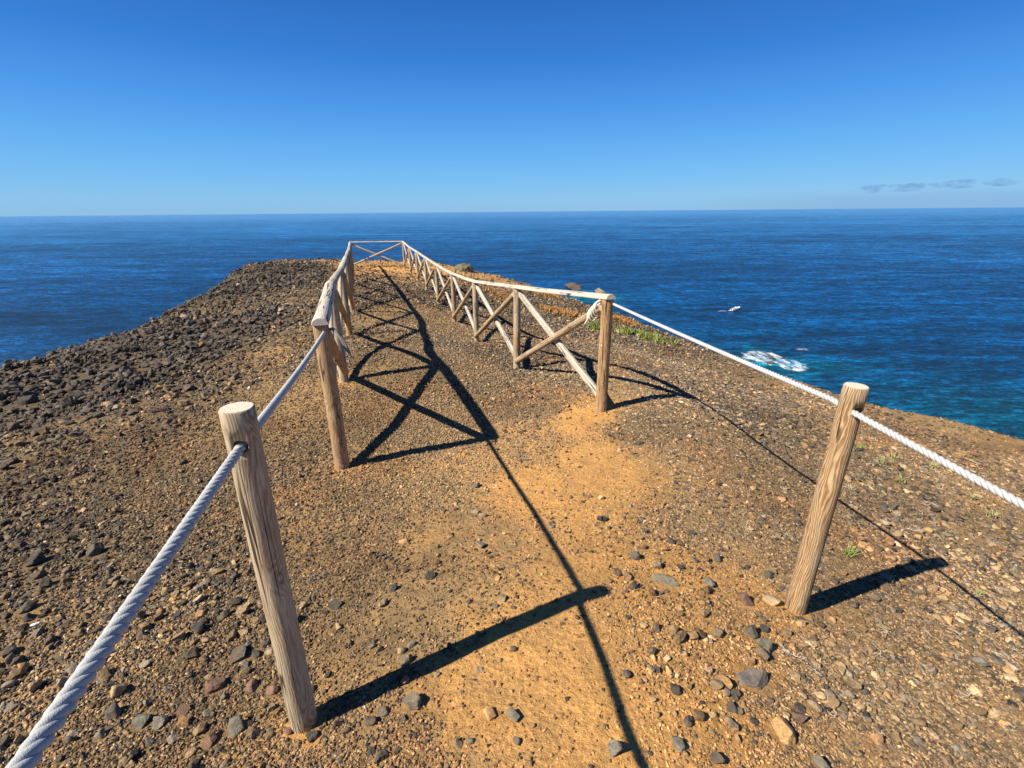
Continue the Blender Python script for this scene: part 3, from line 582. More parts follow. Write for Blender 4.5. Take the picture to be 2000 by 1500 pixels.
def scatter():
    Mx = 2600000; azr = math.radians(60); lr0, lr1 = math.log(0.55), math.log(31)
    az = RNG.uniform(-azr, azr, Mx); r = np.exp(RNG.uniform(lr0, lr1, Mx)); x = r * np.sin(az); y = r * np.cos(az)
    cand = Mx / (2 * azr * (lr1 - lr0)) / (r * r)
    X = []; 
    for i in range(0, Mx, 100000):
        xs, ys, cs, rs = x[i:i + 100000], y[i:i + 100000], cand[i:i + 100000], r[i:i + 100000]
        o, d, s, k = zone(xs, ys)
        s = np.maximum(s, 0.0022 * rs)
        patch = fbm(xs * 1.3, ys * 1.3, 4, 91); d = np.clip(d * (1 + 0.9 * patch), 0, 1.15)
        want = 0.85 * d ** 1.3 / (s * s)
        keep = (RNG.random(len(xs)) * cs < want)
        sd = edge_dist(xs[keep], ys[keep])[0]; k2 = sd < 3.0
        A = np.stack([xs, ys, o, d, s, k], 1)[keep][k2]; X.append(A)
    A = np.vstack(X); n = len(A); s = A[:, 4] * np.clip(np.exp(RNG.normal(-0.18, 0.48, n)), 0.35, 2.1)
    # fine grit in the nearest metres
    m = 330000; az = RNG.uniform(-azr, azr, m); r = np.exp(RNG.uniform(math.log(0.6), math.log(7.0), m)); gx = r * np.sin(az); gy = r * np.cos(az); zz = zone(gx, gy)
    kp = RNG.random(m) < np.clip(0.03 + zz[1] * 1.1 - 0.15 * zz[0], 0.02, 1); G = np.stack([gx, gy, zz[0], zz[1], zz[2], zz[3]], 1)[kp]
    A = np.vstack([A, G]); s = np.r_[s, RNG.uniform(0.004, 0.010, len(G)) * (1 + 0.22 * np.hypot(G[:, 0], G[:, 1]))]; n = len(A)
    # keep clear of the surveyed stones and the post feet
    ok = np.ones(n, bool)
    for rx, ry, rw in [(q[0], q[1], q[2] * 0.55) for q in ROCKS] + [(p[0], p[1], 0.055) for p in FEET]:
        ok &= np.hypot(A[:, 0] - rx, A[:, 1] - ry) > rw + s * 0.3
    A = A[ok]; s = s[ok]; n = len(A)
    x, y, och, den, _, dk = A.T
    z = height(x, y)
    asp = RNG.uniform(0.6, 1.0, n); thick = RNG.uniform(0.45, 0.85, n); right = (x > 0.9 + 0 * y) & (y < 9); thick[right] *= 0.72
    sink = RNG.uniform(0.05, 0.40, n); sink[right] += 0.12; sink += 0.15 * och
    z = z + s * thick * (0.5 - sink) + np.where((den > 0.9) & (dk > 0.8), RNG.uniform(0, 0.35, n) * s, 0)
    rot = np.stack([RNG.normal(0, 0.3, n), RNG.normal(0, 0.3, n), RNG.uniform(0, 6.283, n)], 1)
    scl = np.stack([s, s * asp, s * thick], 1)
    # colours
    P = RNG.random(n); pd = np.clip(dk, 0, 1) ** 1.5 * 0.95 * np.where(s < 0.012, 1 - 0.8 * och, 1) * np.where(right, 0.75, 1); pd = np.where(dk > .85, np.maximum(pd, .975), pd); base = np.empty((n, 3)); q = (P - pd) / (1 - pd + 1e-6); dark = P < pd
    grey, brown, tan, orange = [np.array(v) for v in ((0.150, 0.132, 0.100), (0.165, 0.112, 0.062), (0.26, 0.190, 0.105), (0.29, 0.165, 0.07))]
    base[:] = brown; base[q > 0.38] = grey; base[q > 0.66] = tan; base[q > 0.93] = orange; base[(q > 0.997) & (s < 0.012)] = (0.55, 0.53, 0.48)
    base[dark] = (0.070, 0.059, 0.047)
    f = (np.where(s < 0.014, 0.8, 0.3) * och * ~dark)[:, None]; base = base * (1 - f) + np.array((0.40, 0.22, 0.082)) * f; base[right & ~dark] *= 1.05
    pt = fbm(x * 0.9, y * 0.9, 5, 133); pt2 = fbm(x * 1.6, y * 1.6, 4, 171)      # patches of darker and rustier stone
    base *= (1 + 0.55 * pt)[:, None]; rust = (np.clip(pt2 * 2.2 - 0.25, 0, 0.75) * ~dark)[:, None]; base = base * (1 - rust) + base.mean(1, keepdims=True) * np.array((1.75, 0.92, 0.40)) * rust
    base *= np.exp(RNG.normal(0.0, 0.34, n))[:, None]
    # the largest stones in view stand as things of their own
    big = np.argsort(-(s / np.hypot(x, y)) * (np.abs(np.degrees(np.arctan2(x, y))) < 46) * (y > 0.9))[:190]
    is_big = np.zeros(n, bool); is_big[big] = True
    for j, b in enumerate(big):
        xx, yy = x[b], y[b]; c = base[b]; lum = c.mean()
        tone = 'black' if lum < 0.075 else 'dark brown' if lum < 0.13 else 'grey-brown' if lum < 0.2 else 'pale tan'
        if dk[b] > 0.78 and yy > 4 and xx < -1: place, grp = 'lying in the dark scree left of the wooden fence', 'scree'
        elif xx < -0.9 - 0.28 * (yy - 1): place, grp = 'lying in coarse gravel left of the left rope', 'left gravel'
        elif xx > 0.95 and yy < 9: place, grp = 'bedded in the gravel on the slope right of the path', 'right slope'
        elif xx > 0.3 and yy < 3.5: place, grp = 'lying on the orange soil edge right of the path', 'orange edge'
        elif yy > 12: place, grp = 'lying at the far tip of the headland', 'far tip'
        elif xx > 0.2 - 0.28 * (yy - 4): place, grp = 'on the stony slope outside the right fence', 'outer slope'
        else: place, grp = 'lying on the fine gravel path between the fences', 'path'
        rk = place_rock(float(xx), float(yy), float(s[b]), 1, float(asp[b]), float(thick[b]), float(rot[b][2]), 0.2, tuple(c), ROCK_ME[j % NPROTO],
                   '%s rough volcanic rock %s' % (tone, place), 'rock', '%s rocks, %s' % (tone, grp))
    kp = ~is_big
    x, y, z, rot, scl, base = x[kp], y[kp], z[kp], rot[kp], scl[kp], base[kp]; n = len(x); print('gravel', n)
    # one mesh: the stone positions as loose points, followed by the few stone shapes that get set on them
    libV = []; libF = []; libI = []; off = n
    for k, g in enumerate(GRAV_ME):
        co = np.empty(len(g.vertices) * 3); g.vertices.foreach_get('co', co); co = co.reshape(-1, 3)
        fv = np.empty(len(g.polygons) * 3, np.int32); g.polygons.foreach_get('vertices', fv)
        libV.append(co); libF.append(fv.reshape(-1, 3) + off); libI += [k] * len(co); off += len(co)
    libV = np.vstack(libV); libF = np.vstack(libF); L = len(libV)
    o = mesh_obj('gravel', np.vstack([np.stack([x, y, z], 1), libV]), libF, MAT_GRAVEL, smooth=False); me = o.data
    for nm, v in (('rot', rot), ('scl', scl)):
        a = me.attributes.new(nm, 'FLOAT_VECTOR', 'POINT'); a.data.foreach_set('vector', np.vstack([v, np.ones((L, 3))]).astype(np.float32).ravel())
    a = me.attributes.new('idx', 'INT', 'POINT'); a.data.foreach_set('value', np.r_[RNG.integers(0, NPROTO, n), np.zeros(L)].astype(np.int32))
    a = me.attributes.new('lib', 'INT', 'POINT'); a.data.foreach_set('value', np.r_[np.full(n, -1), np.array(libI)].astype(np.int32))
    a = me.attributes.new('scol', 'FLOAT_COLOR', 'POINT'); a.data.foreach_set('color', np.vstack([np.c_[base, np.ones(n)], np.ones((L, 4))]).astype(np.float32).ravel())
    tag(o, 'loose volcanic gravel and pebbles covering the headland', 'gravel', kind='stuff')
    ng = bpy.data.node_groups.new('scatter_stones', 'GeometryNodeTree')
    ng.interface.new_socket('Geometry', in_out='INPUT', socket_type='NodeSocketGeometry'); ng.interface.new_socket('Geometry', in_out='OUTPUT', socket_type='NodeSocketGeometry')
    gi = ng.nodes.new('NodeGroupInput'); go = ng.nodes.new('NodeGroupOutput')
    def attr(name, typ):
        q = ng.nodes.new('GeometryNodeInputNamedAttribute'); q.data_type = typ; q.inputs[0].default_value = name
        return [s for s in q.outputs if s.enabled and s.name == 'Attribute'][0]
    lib = attr('lib', 'INT')
    def pick(k):
        cmp_ = ng.nodes.new('FunctionNodeCompare'); cmp_.data_type = 'INT'; cmp_.operation = 'EQUAL'; ng.links.new(lib, cmp_.inputs[2]); cmp_.inputs[3].default_value = k
        sg = ng.nodes.new('GeometryNodeSeparateGeometry'); sg.domain = 'POINT'; ng.links.new(gi.outputs[0], sg.inputs[0]); ng.links.new(cmp_.outputs[0], sg.inputs[1]); return sg.outputs[0]
    jn = ng.nodes.new('GeometryNodeJoinGeometry')
    for k in range(NPROTO):
        g2 = ng.nodes.new('GeometryNodeGeometryToInstance'); ng.links.new(pick(k), g2.inputs[0]); ng.links.new(g2.outputs[0], jn.inputs[0])
    ip = ng.nodes.new('GeometryNodeInstanceOnPoints'); ng.links.new(pick(-1), ip.inputs['Points']); ng.links.new(jn.outputs[0], ip.inputs['Instance'])
    ip.inputs['Pick Instance'].default_value = True; ng.links.new(attr('idx', 'INT'), ip.inputs['Instance Index'])
    er = ng.nodes.new('FunctionNodeEulerToRotation'); ng.links.new(attr('rot', 'FLOAT_VECTOR'), er.inputs[0]); ng.links.new(er.outputs[0], ip.inputs['Rotation'])
    ng.links.new(attr('scl', 'FLOAT_VECTOR'), ip.inputs['Scale']); ng.links.new(ip.outputs[0], go.inputs[0])
    md = o.modifiers.new('scatter', 'NODES'); md.node_group = ng

# ---------------------------------------------------------------- timber
def gz(x, y): return float(height(np.array([x]), np.array([y]))[0])
def log_mesh(length, r0, r1, seed, step=0.04, sides=28, half=False, flat=0.0, bow=0.0):
    """timber along local Z from 0 to length; half = half-round with its flat face towards -Y"""
    rr = random.Random(seed); n = max(3, int(length / step)); V = []; F = []; mi = []
    prof = []
    if half:
        prof = [(math.cos(a), max(0.0, math.sin(a)) * half) for a in [math.pi * k / 18 for k in range(19)]]
        prof = [(c * (1.0 if 0 < i < 18 else 0.985), s) for i, (c, s) in enumerate(prof)] + [(-0.5, -0.012), (0, -0.015), (0.5, -0.012)]
    else:
        prof = [(math.cos(2 * math.pi * k / sides), math.sin(2 * math.pi * k / sides)) for k in range(sides)]
        if flat: prof = [(c, max(s, -1 + flat)) for c, s in prof]
    m = len(prof)
    zs = [0, 0.004] + [length * k / n for k in range(1, n)] + [length - 0.004, length]
    for i, z in enumerate(zs):
        t = z / length; r = r0 + (r1 - r0) * t; ch = 0.93 if i in (0, len(zs) - 1) else 1.0
        bx = bow * math.sin(math.pi * t) + 0.10 * r0 * mnoise.noise(Vector((seed * 1.7, 3.3, z * 1.3))); by = 0.10 * r0 * mnoise.noise(Vector((seed * 2.3, 9.1, z * 1.3)))
        for (c, s) in prof:
            k = ch * r * (1 + 0.045 * mnoise.noise(Vector((c * 1.2 + seed, s * 1.2, z * 4))) + 0.012 * mnoise.noise(Vector((c * 7 + seed, s * 7, z * 9))))
            V.append((c * k + bx, s * k + by, z))
    for i in range(len(zs) - 1):
        for k in range(m):
            k2 = (k + 1) % m; F.append((i * m + k, i * m + k2, (i + 1) * m + k2, (i + 1) * m + k)); mi.append(0)
    F.append(tuple(range(m))[::-1]); mi.append(1); F.append(tuple((len(zs) - 1) * m + k for k in range(m))); mi.append(1)
    return V, F, mi
def finish(o):
    me = o.data; sm = np.array([p.material_index == 0 for p in me.polygons]); me.polygons.foreach_set('use_smooth', sm); return o
def timber(name, a, b, r0, r1, seed, parent=None, half=False, flat=0.0, face=None, bow=0.0, col=(0.2, 0.5, 0.3), sides=28, con=0.45):
    """log from a to b in world space; face = direction of local +Y"""
    a = Vector(a); b = Vector(b); d = b - a; V, F, mi = log_mesh(d.length, r0, r1, seed, half=half, flat=flat, bow=bow, sides=sides)
    o = mesh_obj(name, V, F, mats=[MAT_WOOD, MAT_END], midx=mi); finish(o)
    zc = d.normalized(); yc = Vector(face) if face is not None else Vector((0, 0, 1))
    if abs(yc.normalized().dot(zc)) > 0.98: yc = Vector((1, 0, 0))
    yc = (yc - zc * yc.dot(zc)).normalized(); xc = yc.cross(zc)
    Mt = Matrix((xc, yc, zc)).transposed().to_4x4(); Mt.translation = a
    if parent: o.parent = parent; o.matrix_parent_inverse = Matrix.Identity(4); Mt = Matrix.Translation(-parent.location) @ Mt
    o.matrix_basis = Mt; o.color = (*col, con); return o
def drill(o, a, b, r):
    """cut a real hole through the timber from world point a to b"""
    V, F = tube([a, b], r, 20); c = mesh_obj('cutter', V, F); c.data.materials.append(MAT_WOOD)
    md = o.modifiers.new('hole', 'BOOLEAN'); md.object = c; md.operation = 'DIFFERENCE'; md.solver = 'EXACT'
    bpy.context.view_layer.update(); dg = bpy.context.evaluated_depsgraph_get(); me = bpy.data.meshes.new_from_object(o.evaluated_get(dg))
    o.modifiers.clear(); o.data = me; cm = c.data; bpy.data.objects.remove(c); bpy.data.meshes.remove(cm); return o

def W(p): return (p[0], p[1], p[2] + EYE)          # survey heights were taken from the eye
def build_fence():
    root = empty('wooden_fence', W((-2.2, 10, -2.2))); bpy.context.view_layer.update()
    tag(root, 'long weathered fence of crossed round timbers enclosing the path to the headland tip', 'fence')
    rr = random.Random(5)
    def run(pts, side, first):
        posts = []
        for i, p in enumerate(pts):
            x, y, z = W(p); r = 0.050 if (i == 0 and first) else 0.045; b = gz(x, y) - 0.2
            posts.append(Vector((x, y, z)))
            if i == 0 and not first: continue
            if i == len(pts) - 1 and not first: continue
            o = timber('post', (x + rr.uniform(-.006, .006), y, b), (x, y, z), r * 1.02, r * 0.98, rr.randint(1, 999), root, face=(0, -1, 0),
                       col=(rr.uniform(0, .25), 0.85 if i == 0 else rr.uniform(.3, .6), rr.random()), sides=40 if i < 2 else 24)
            if i == 0 and first: ENDPOST[side] = o
        for i in range(len(pts) - 1):
            a, b = posts[i], posts[i + 1]; d = (b - a); d2 = Vector((d.x, d.y, 0)).normalized(); nrm = Vector((-d2.y, d2.x, 0)) * (1 if first else 1)
            inw = nrm * (-1 if side < 0 else 1)                       # towards the path
            # rail: half-round laid flat on the posts
            ov = 0.055 if i == 0 and first else 0.0
            r_ = (0.053 if i % 2 == 0 else 0.047) if side < 0 else 0.048
            bl = (0.95 if i % 2 == 0 else 0.45) if side < 0 else (0.72 if side > 0 else 0.3)
            up = Vector((0, 0, 0.001))
            timber('rail', a - d.normalized() * ov + up, b + up - d.normalized() * 0.002, r_, r_ * 0.97, rr.randint(1, 999), root, half=0.88, face=(0, 0, 1), col=(bl, .4, rr.random()), bow=rr.uniform(-.006, .006))
            za, zb = gz(a.x, a.y), gz(b.x, b.y); lo = 0.11
            pa, pb = a + d2 * 0.035, b - d2 * 0.035
            A0 = Vector((pb.x, pb.y, b.z - 0.05)) if side > 0 or not first else Vector((pa.x, pa.y, a.z - 0.05))
            # braces: far top -> near foot lies outside, far foot -> near top passes over it on the path side
            off = 0.012
            fo1 = timber('brace', Vector((pa.x, pa.y, za + lo)) - inw * 0.018, Vector((pb.x, pb.y, b.z - 0.055)) - inw * 0.018, 0.038, 0.036, rr.randint(1, 999), root, half=False, flat=0.5, face=-inw,
                         col=(0.75 if side > 0 else 0.35, .45, rr.random()), sides=20)
            timber('brace', Vector((pb.x, pb.y, zb + lo)) + inw * 0.024, Vector((pa.x, pa.y, a.z - 0.075)) + inw * 0.024, 0.036, 0.035, rr.randint(1, 999), root, face=inw, col=(rr.uniform(0, .2), .55, rr.random()), sides=20)
    run(LP, -1, True); run(RP, 1, True)
    run([LP[-1], RP[-1]], 0, False)
    return root
ENDPOST = {}
build_fence()
def rope_post(name, base, top, r, seed, col, label, hole, h_r=0.021, con=0.3):
    o = timber(name, (base[0], base[1], gz(base[0], base[1]) - 0.25), W(top), r * 1.03, r * 0.98, seed, face=(0, -1, 0), col=col, sides=48, con=con)
    if hole: drill(o, W(hole[0]), W(hole[1]), h_r)
    tag(o, label, 'post'); finish(o); return o
L1H = ((-.616, .80, -.503), (-.640, 1.15, -.503)); R1H = ((1.26, 1.42, -.690), (1.215, 1.76, -.690))
rope_post('rope_post', (-.645, .99), (-.632, .994, -.417), .0375, 12, (.10, .42, .37), 'round wooden post nearest the camera on the left, with a rope through its hole', L1H, h_r=0.0175)
rope_post('rope_post', (1.232, 1.588), (1.243, 1.582, -.600), .0405, 77, (.05, .62, .71), 'round wooden post standing alone on the right, a white rope through its side hole', R1H, con=0.75)
# the next two posts stand beside and behind the lookout, they carry the near ends of the ropes
rope_post('rope_post', (-.205, -.9), (-.205, -.9, -.38), .0405, 31, (.2, .3, .2), 'round wooden rope post behind the viewer on the left', None)
rope_post('rope_post', (1.65, -.5), (1.65, -.5, -.74), .0415, 41, (.1, .4, .9), 'round wooden rope post beside the viewer on the right', None)

# ---------------------------------------------------------------- ropes
def strands(path, R, lay, nst=3, sides=9, r_fac=0.54, off_fac=0.50, step=0.005, uvscale=1.0):
    P = [Vector(p) for p in path]; out = []
    seg = [(P[i + 1] - P[i]).length for i in range(len(P) - 1)]; tot = sum(seg); n = int(tot / step)
    pts = []; i = 0; acc = 0
    for k in range(n + 1):
        s = tot * k / n
        while i < len(seg) - 1 and s > acc + seg[i]: acc += seg[i]; i += 1
        pts.append((P[i].lerp(P[i + 1], min(1, (s - acc) / seg[i])), s))
    V = []; F = []; UV = []
    up = Vector((0, 0, 1)); frames = []
    for k in range(len(pts)):
        t = (pts[min(k + 1, n)][0] - pts[max(k - 1, 0)][0]).normalized(); u = (up - t * up.dot(t)).normalized(); frames.append((u, t.cross(u))); 
    for j in range(nst):
        cen = []
        for (p, s), (u, w) in zip(pts, frames):
            a = 2 * math.pi * (s / lay + j / nst); cen.append(p + (u * math.cos(a) + w * math.sin(a)) * R * off_fac)
        v, f = tube(cen, R * r_fac, sides); o = len(V); V += v; F += [tuple(q + o for q in ff) for ff in f]
        UV += [((k % sides) / sides, pts[k // sides][1] / (R * 3.2)) for k in range(len(v))]
    return V, F, UV
def rope_obj(name, pieces, mat, parent=None, **kw):
    V = []; F = []; U = []
    for path, R in pieces:
        v, f, u = strands(path, R, R * 2 * 2.35, **kw); o = len(V); V += v; F += [tuple(q + o for q in ff) for ff in f]; U += u
    o = mesh_obj(name, V, F, mat, parent, smooth=True); uv = o.data.uv_layers.new(name='UVMap')
    li = np.empty(len(o.data.loops), np.int32); o.data.loops.foreach_get('vertex_index', li); uv.data.foreach_set('uv', np.array(U, np.float32)[li].ravel()); return o
def sag(a, b, s, n=24):
    a = Vector(W(a)); b = Vector(W(b)); return [a.lerp(b, k / n) - Vector((0, 0, s * 4 * (k / n) * (1 - k / n))) for k in range(n + 1)]
RR = 0.0116
L2P = (-1.213, 2.975, -.722); R2P = (.845, 3.86, -.725)
lr = rope_obj('rope', [(sag((-.205, -.9, -.475), (-.626, .950, -.508), 0.004), RR), (sag((-.626, .950, -.508), (-.638, 1.05, -.500), 0, 4), RR), (sag((-.638, 1.05, -.500), L2P, 0.012), RR)], MAT_ROPE)
tag(lr, 'white twisted rope on the left, strung from the fence end through the near left post', 'rope')
rrp = rope_obj('rope', [(sag((1.65, -.5, -.84), (1.232, 1.513, -.692), 0.004), RR), (sag((1.232, 1.513, -.692), (1.225, 1.66, -.686), 0, 4), RR), (sag((1.225, 1.66, -.686), R2P, 0.006), RR)], MAT_ROPE)
tag(rrp, 'white twisted rope on the right, from the fence end through the right post', 'rope')
def curve_pts(ctrl, n=8):
    P = [Vector(W(c)) for c in ctrl]; out = []
    P = [P[0]] + P + [P[-1]]
    for i in range(1, len(P) - 2):
        for k in range(n):
            t = k / n; p0, p1, p2, p3 = P[i - 1], P[i], P[i + 1], P[i + 2]
            out.append(0.5 * ((2 * p1) + (p2 - p0) * t + (2 * p0 - 5 * p1 + 4 * p2 - p3) * t * t + (3 * p1 - p0 - 3 * p2 + p3) * t ** 3))
    out.append(P[-1]); return out
def many_tubes(name, specs, mat, parent):
    V = []; F = []
    for ctrl, r in specs:
        v, f = tube(curve_pts(ctrl), r, 8); o = len(V); V += v; F += [tuple(q + o for q in ff) for ff in f]
    return mesh_obj(name, V, F, mat, parent, smooth=True)
# left end: unlaid grey strands come out of the fence end post on the path side and hang down
tl = []
for k, (dx, dz, r) in enumerate([(0, 0, .0085), (.012, -.010, .008), (-.006, .008, .0075), (.006, -.018, .0065)]):
    tl.append(([(-1.20, 2.99, -.715), (-1.165, 2.975, -.705 + dz * .3), (-1.135 + dx * .3, 2.955, -.712 + dz * .5), (-1.095 + dx, 2.935, -.765 + dz), (-1.07 + dx, 2.925, -.825 + dz), (-1.055 + dx * .8, 2.92, -.865 + dz * 1.2)], r))
many_tubes('rope_tail', tl, MAT_TAIL_GREY, lr)
# right end: a knot of cream strands wound over the top of the brace
kx, ky, kz = .765, 3.93, -.76
tr = []
d2 = Vector((-.377, .926, 0)); inw = Vector((-.926, -.377, 0))
def K(u, v, w): q = Vector((.80, 3.89, 0)) + d2 * u + inw * v; return (q.x, q.y, -.70 + w)
for k in range(5):
    u = .045 + .028 * k; s = 1 if k % 2 else -1
    tr.append(([K(u, -.03, -.02 - .013 * k), K(u + .006 * s, .012, .0 - .018 * k), K(u + .016, .060, -.02 - .022 * k), K(u + .03, .068, -.07 - .026 * k), K(u + .035, .040, -.115 - .028 * k), K(u + .02, .0, -.12 - .02 * k)], .009))
for k in range(4):
    tr.append(([K(.05, .035, -.03), K(.075, .066, -.03 - .01 * k), K(.11 + .01 * k, .070, -.075 - .012 * k), K(.15 + .014 * k, .066, -.13 - .02 * k), K(.17 + .02 * k, .066, -.175 - .022 * k)], .008))
many_tubes('rope_knot', tr, MAT_TAIL_CREAM, rrp)

scatter()

# ---------------------------------------------------------------- plants
def leaf_mat(name, a, b):
    m, nt, bs = new_mat(name); tc = nt.nodes.new('ShaderNodeTexCoord')
    c = RAMP(nt, NOISE(nt, tc.outputs['Object'], 14.0, 4, 0.6), [(0.36, a), (0.62, b)]); nt.links.new(c, bs.inputs['Base Color']); bs.inputs['Roughness'].default_value = 0.55; return m
LM = {'green': leaf_mat('succulent_green', (0.07, 0.10, 0.018), (0.24, 0.26, 0.045)), 'orange': leaf_mat('succulent_orange', (0.30, 0.20, 0.04), (0.38, 0.14, 0.04)), 'red': leaf_mat('succulent_red', (0.36, 0.11, 0.035), (0.22, 0.19, 0.05))}
ML = ['short bright green ice plant mat just left of the right fence end post', 'long bright green ice plant mat on the slope right of the fence end post', 'yellow-orange ice plant mat at the cliff edge behind the fence end post',
      'reddish ice plant mat behind the middle of the right fence', 'orange-red ice plant mat at the cliff edge under the right fence rail', 'small orange ice plant mat at the cliff edge', 'long orange-green ice plant mat seen through the last fence bay', 'small red ice plant clump below the cliff-edge mats']
for mi, (kind, pl) in enumerate(MATS):
    r = random.Random(mi + 9); V = []; F = []; L = sum(math.dist(pl[i], pl[i + 1]) for i in range(len(pl) - 1)); n = int(1100 * L ** 0.8 + 350)
    xs = []; 
    for k in range(n):
        t = r.random() * (len(pl) - 1); i = int(t); f = t - i; wd = 0.13 + 0.05 * math.sin(t * 7 + mi)
        xs.append((pl[i][0] + (pl[i + 1][0] - pl[i][0]) * f + r.gauss(0, wd * 0.8), pl[i][1] + (pl[i + 1][1] - pl[i][1]) * f + r.gauss(0, wd * 1.3)))
    zs = height(np.array([q[0] for q in xs]), np.array([q[1] for q in xs]))
    for (x, y), z in zip(xs, zs):
        if mnoise.noise(Vector((x * 3, y * 2, mi))) < -0.08: continue
        h = r.uniform(.05, .12); a = r.uniform(0, 6.28); tx, ty = r.gauss(0, .04), r.gauss(0, .04); w = r.uniform(.010, .018); b0 = len(V); z0 = z + r.uniform(-.01, .05)
        for k in range(3): V.append((x + w * math.cos(a + 2.094 * k), y + w * math.sin(a + 2.094 * k), z0))
        for k in range(3): V.append((x + tx * .6 + w * math.cos(a + 2.094 * k), y + ty * .6 + w * math.sin(a + 2.094 * k), z0 + h * .6))
        V.append((x + tx, y + ty, z0 + h))
        for k in range(3): k2 = (k + 1) % 3; F.append((b0 + k, b0 + k2, b0 + 3 + k2, b0 + 3 + k)); F.append((b0 + 3 + k, b0 + 3 + k2, b0 + 6))
    tag(mesh_obj('ice_plant', V, F, LM[kind]), ML[mi], 'ground cover', kind='stuff')
GM = {'g': leaf_mat('grass_green', (0.16, 0.25, 0.04), (0.24, 0.32, 0.07)), 'y': leaf_mat('grass_yellow', (0.26, 0.26, 0.07), (0.38, 0.33, 0.14)), 'd': leaf_mat('grass_dry', (0.40, 0.31, 0.17), (0.52, 0.42, 0.26))}
TL = ['small fresh green grass tuft beside the right rope post', 'green tuft on the slope just right of the right post top', 'yellow-green tuft right of the green one', 'yellow-green tuft touching its neighbour under the right rope', 'yellow tuft farther along under the right rope',
      'yellow tuft with tall stalks below the pair', 'yellow-green tuft under the rope toward the right edge', 'straw-yellow tuft close to the right edge', 'dry tuft left of the right post', 'dry straw tuft by the rope shadow', 'tiny yellow tuft below the tip of the right post shadow', 'small dry tuft right of the right post', 'dry pale tuft above the right rope']
for ti, (x, y, w, k) in enumerate(TUFTS):
    r = random.Random(ti + 50); V = []; F = []
    for q in range(34 if k != 'g' else 22):
        a = r.uniform(0, 6.28); rad = w * r.uniform(.25, .62); hh = w * r.uniform(.25, .75); b0 = len(V); wd = .0016 + w * .010; px, py = -math.sin(a) * wd, math.cos(a) * wd
        bx, by = r.gauss(0, w * .10), r.gauss(0, w * .10)
        for s in range(5):
            t = s / 4; cx = bx + math.cos(a) * rad * t; cy = by + math.sin(a) * rad * t; cz = hh * (1.7 * t - .9 * t * t) ; f = 1 - .85 * t
            V += [(cx + px * f, cy + py * f, cz), (cx - px * f, cy - py * f, cz), (cx, cy, cz + wd * .7 * f)]
        for s in range(4):
            for u in range(3): u2 = (u + 1) % 3; F.append((b0 + s * 3 + u, b0 + s * 3 + u2, b0 + s * 3 + 3 + u2, b0 + s * 3 + 3 + u))
    o = mesh_obj('grass_tuft', V, F, GM[k]); o.location = (x, y, gz(x, y) + .004); tag(o, TL[ti], 'grass tuft')
MAT_TW = simple_mat('bleached_twig', (0.45, 0.40, 0.32), var=.2)
tw_me = []
for s in range(5):
    r = random.Random(s + 3); V = []; F = []
    for q in range(4):
        p = [0, 0, .008]; a = r.uniform(0, 6.28) ; pts = []
        for k in range(6): pts.append(tuple(p)); a += r.uniform(-.7, .7); p = [p[0] + math.cos(a) * .012, p[1] + math.sin(a) * .012, max(.003, p[2] + r.uniform(-.006, .008))]
        v, f = tube(pts, [.0022 * (1 - .12 * k) for k in range(6)], 5); b0 = len(V); V += v; F += [tuple(i + b0 for i in ff) for ff in f]
    me = bpy.data.meshes.new('dry_twig'); me.from_pydata([tuple(v) for v in V], [], F); me.materials.append(MAT_TW); tw_me.append(me)
r = random.Random(77)
while len(TWIGS) < 95:
    x, y = r.uniform(1.0, 4.6), r.uniform(.9, 5.0)
    if x > 0.9 + abs(y - 1.4) * .1 and x < 1.35 * y + .9 and mnoise.noise(Vector((x * 1.6, y * 1.6, 2))) > -.05: TWIGS.append((x, y))
for i, (x, y) in enumerate(TWIGS):
    o = bpy.data.objects.new('dry_twig', tw_me[i % 5]); COL.objects.link(o); o.location = (x, y, gz(x, y) + .012); o.rotation_euler = (0, 0, r.uniform(0, 6)); s = r.uniform(.25, .55) * (1 + .12 * math.hypot(x, y)); o.scale = (s, s, s)
    tag(o, 'bleached forked plant twig lying in the gravel right of the path', 'twig', 'dry white twigs in the right-hand gravel')

# ---------------------------------------------------------------- boulder on the brink, rocks in the sea
def boulder(name, x, y, z, sx, sy, sz, seed, col, label, rotz=0, round_=0):
    me = rock_mesh(seed, 5, name)
    if round_:
        for v in me.vertices: v.co = v.co.lerp(v.co.normalized() * .5, round_)
    for v in me.vertices:
        n = mnoise.noise(v.co * 5 + Vector((seed, 0, 0))) * .07 + mnoise.noise(v.co * 14) * .03; v.co += v.co.normalized() * n
    o = bpy.data.objects.new(name, me); COL.objects.link(o); o.location = (x, y, z); o.scale = (sx, sy, sz); o.rotation_euler.z = rotz; o.color = (*col, 1); tag(o, label, 'rock'); return o
boulder('boulder', -2.28, 22.9, gz(-2.28, 22.9) - .02, .95, .95, .75, 201, (.15, .135, .075), 'large rounded olive-brown boulder at the cliff edge behind the right fence', 0, .75)
SZ = -63.5
boulder('sea_rock', 55.5, 424, SZ + 1.2, 16, 20, 6.5, 203, (.10, .07, .05), 'long dark rock in the sea just above the fence rail', .1)
boulder('sea_rock', 59.5, 384, SZ + .8, 11, 14, 5, 204, (.09, .075, .06), 'low wet rock in the surf just below the fence rail', .3)
boulder('sea_rock', 73.5, 384, SZ + 1.8, 10, 15, 9, 205, (.20, .17, .10), 'tall pale brown rock in the sea beside the fence end knot', .2)
boulder('sea_rock', 120.5, 208, SZ + .2, 2.8, 4.5, 2.4, 206, (.07, .06, .055), 'small black rock in the middle of the white surf', .4)
boulder('sea_rock', 116.5, 200.5, SZ + .0, 4.6, 4.0, 1.8, 207, (.07, .06, .055), 'wide black rock awash at the lower rim of the surf', .1)
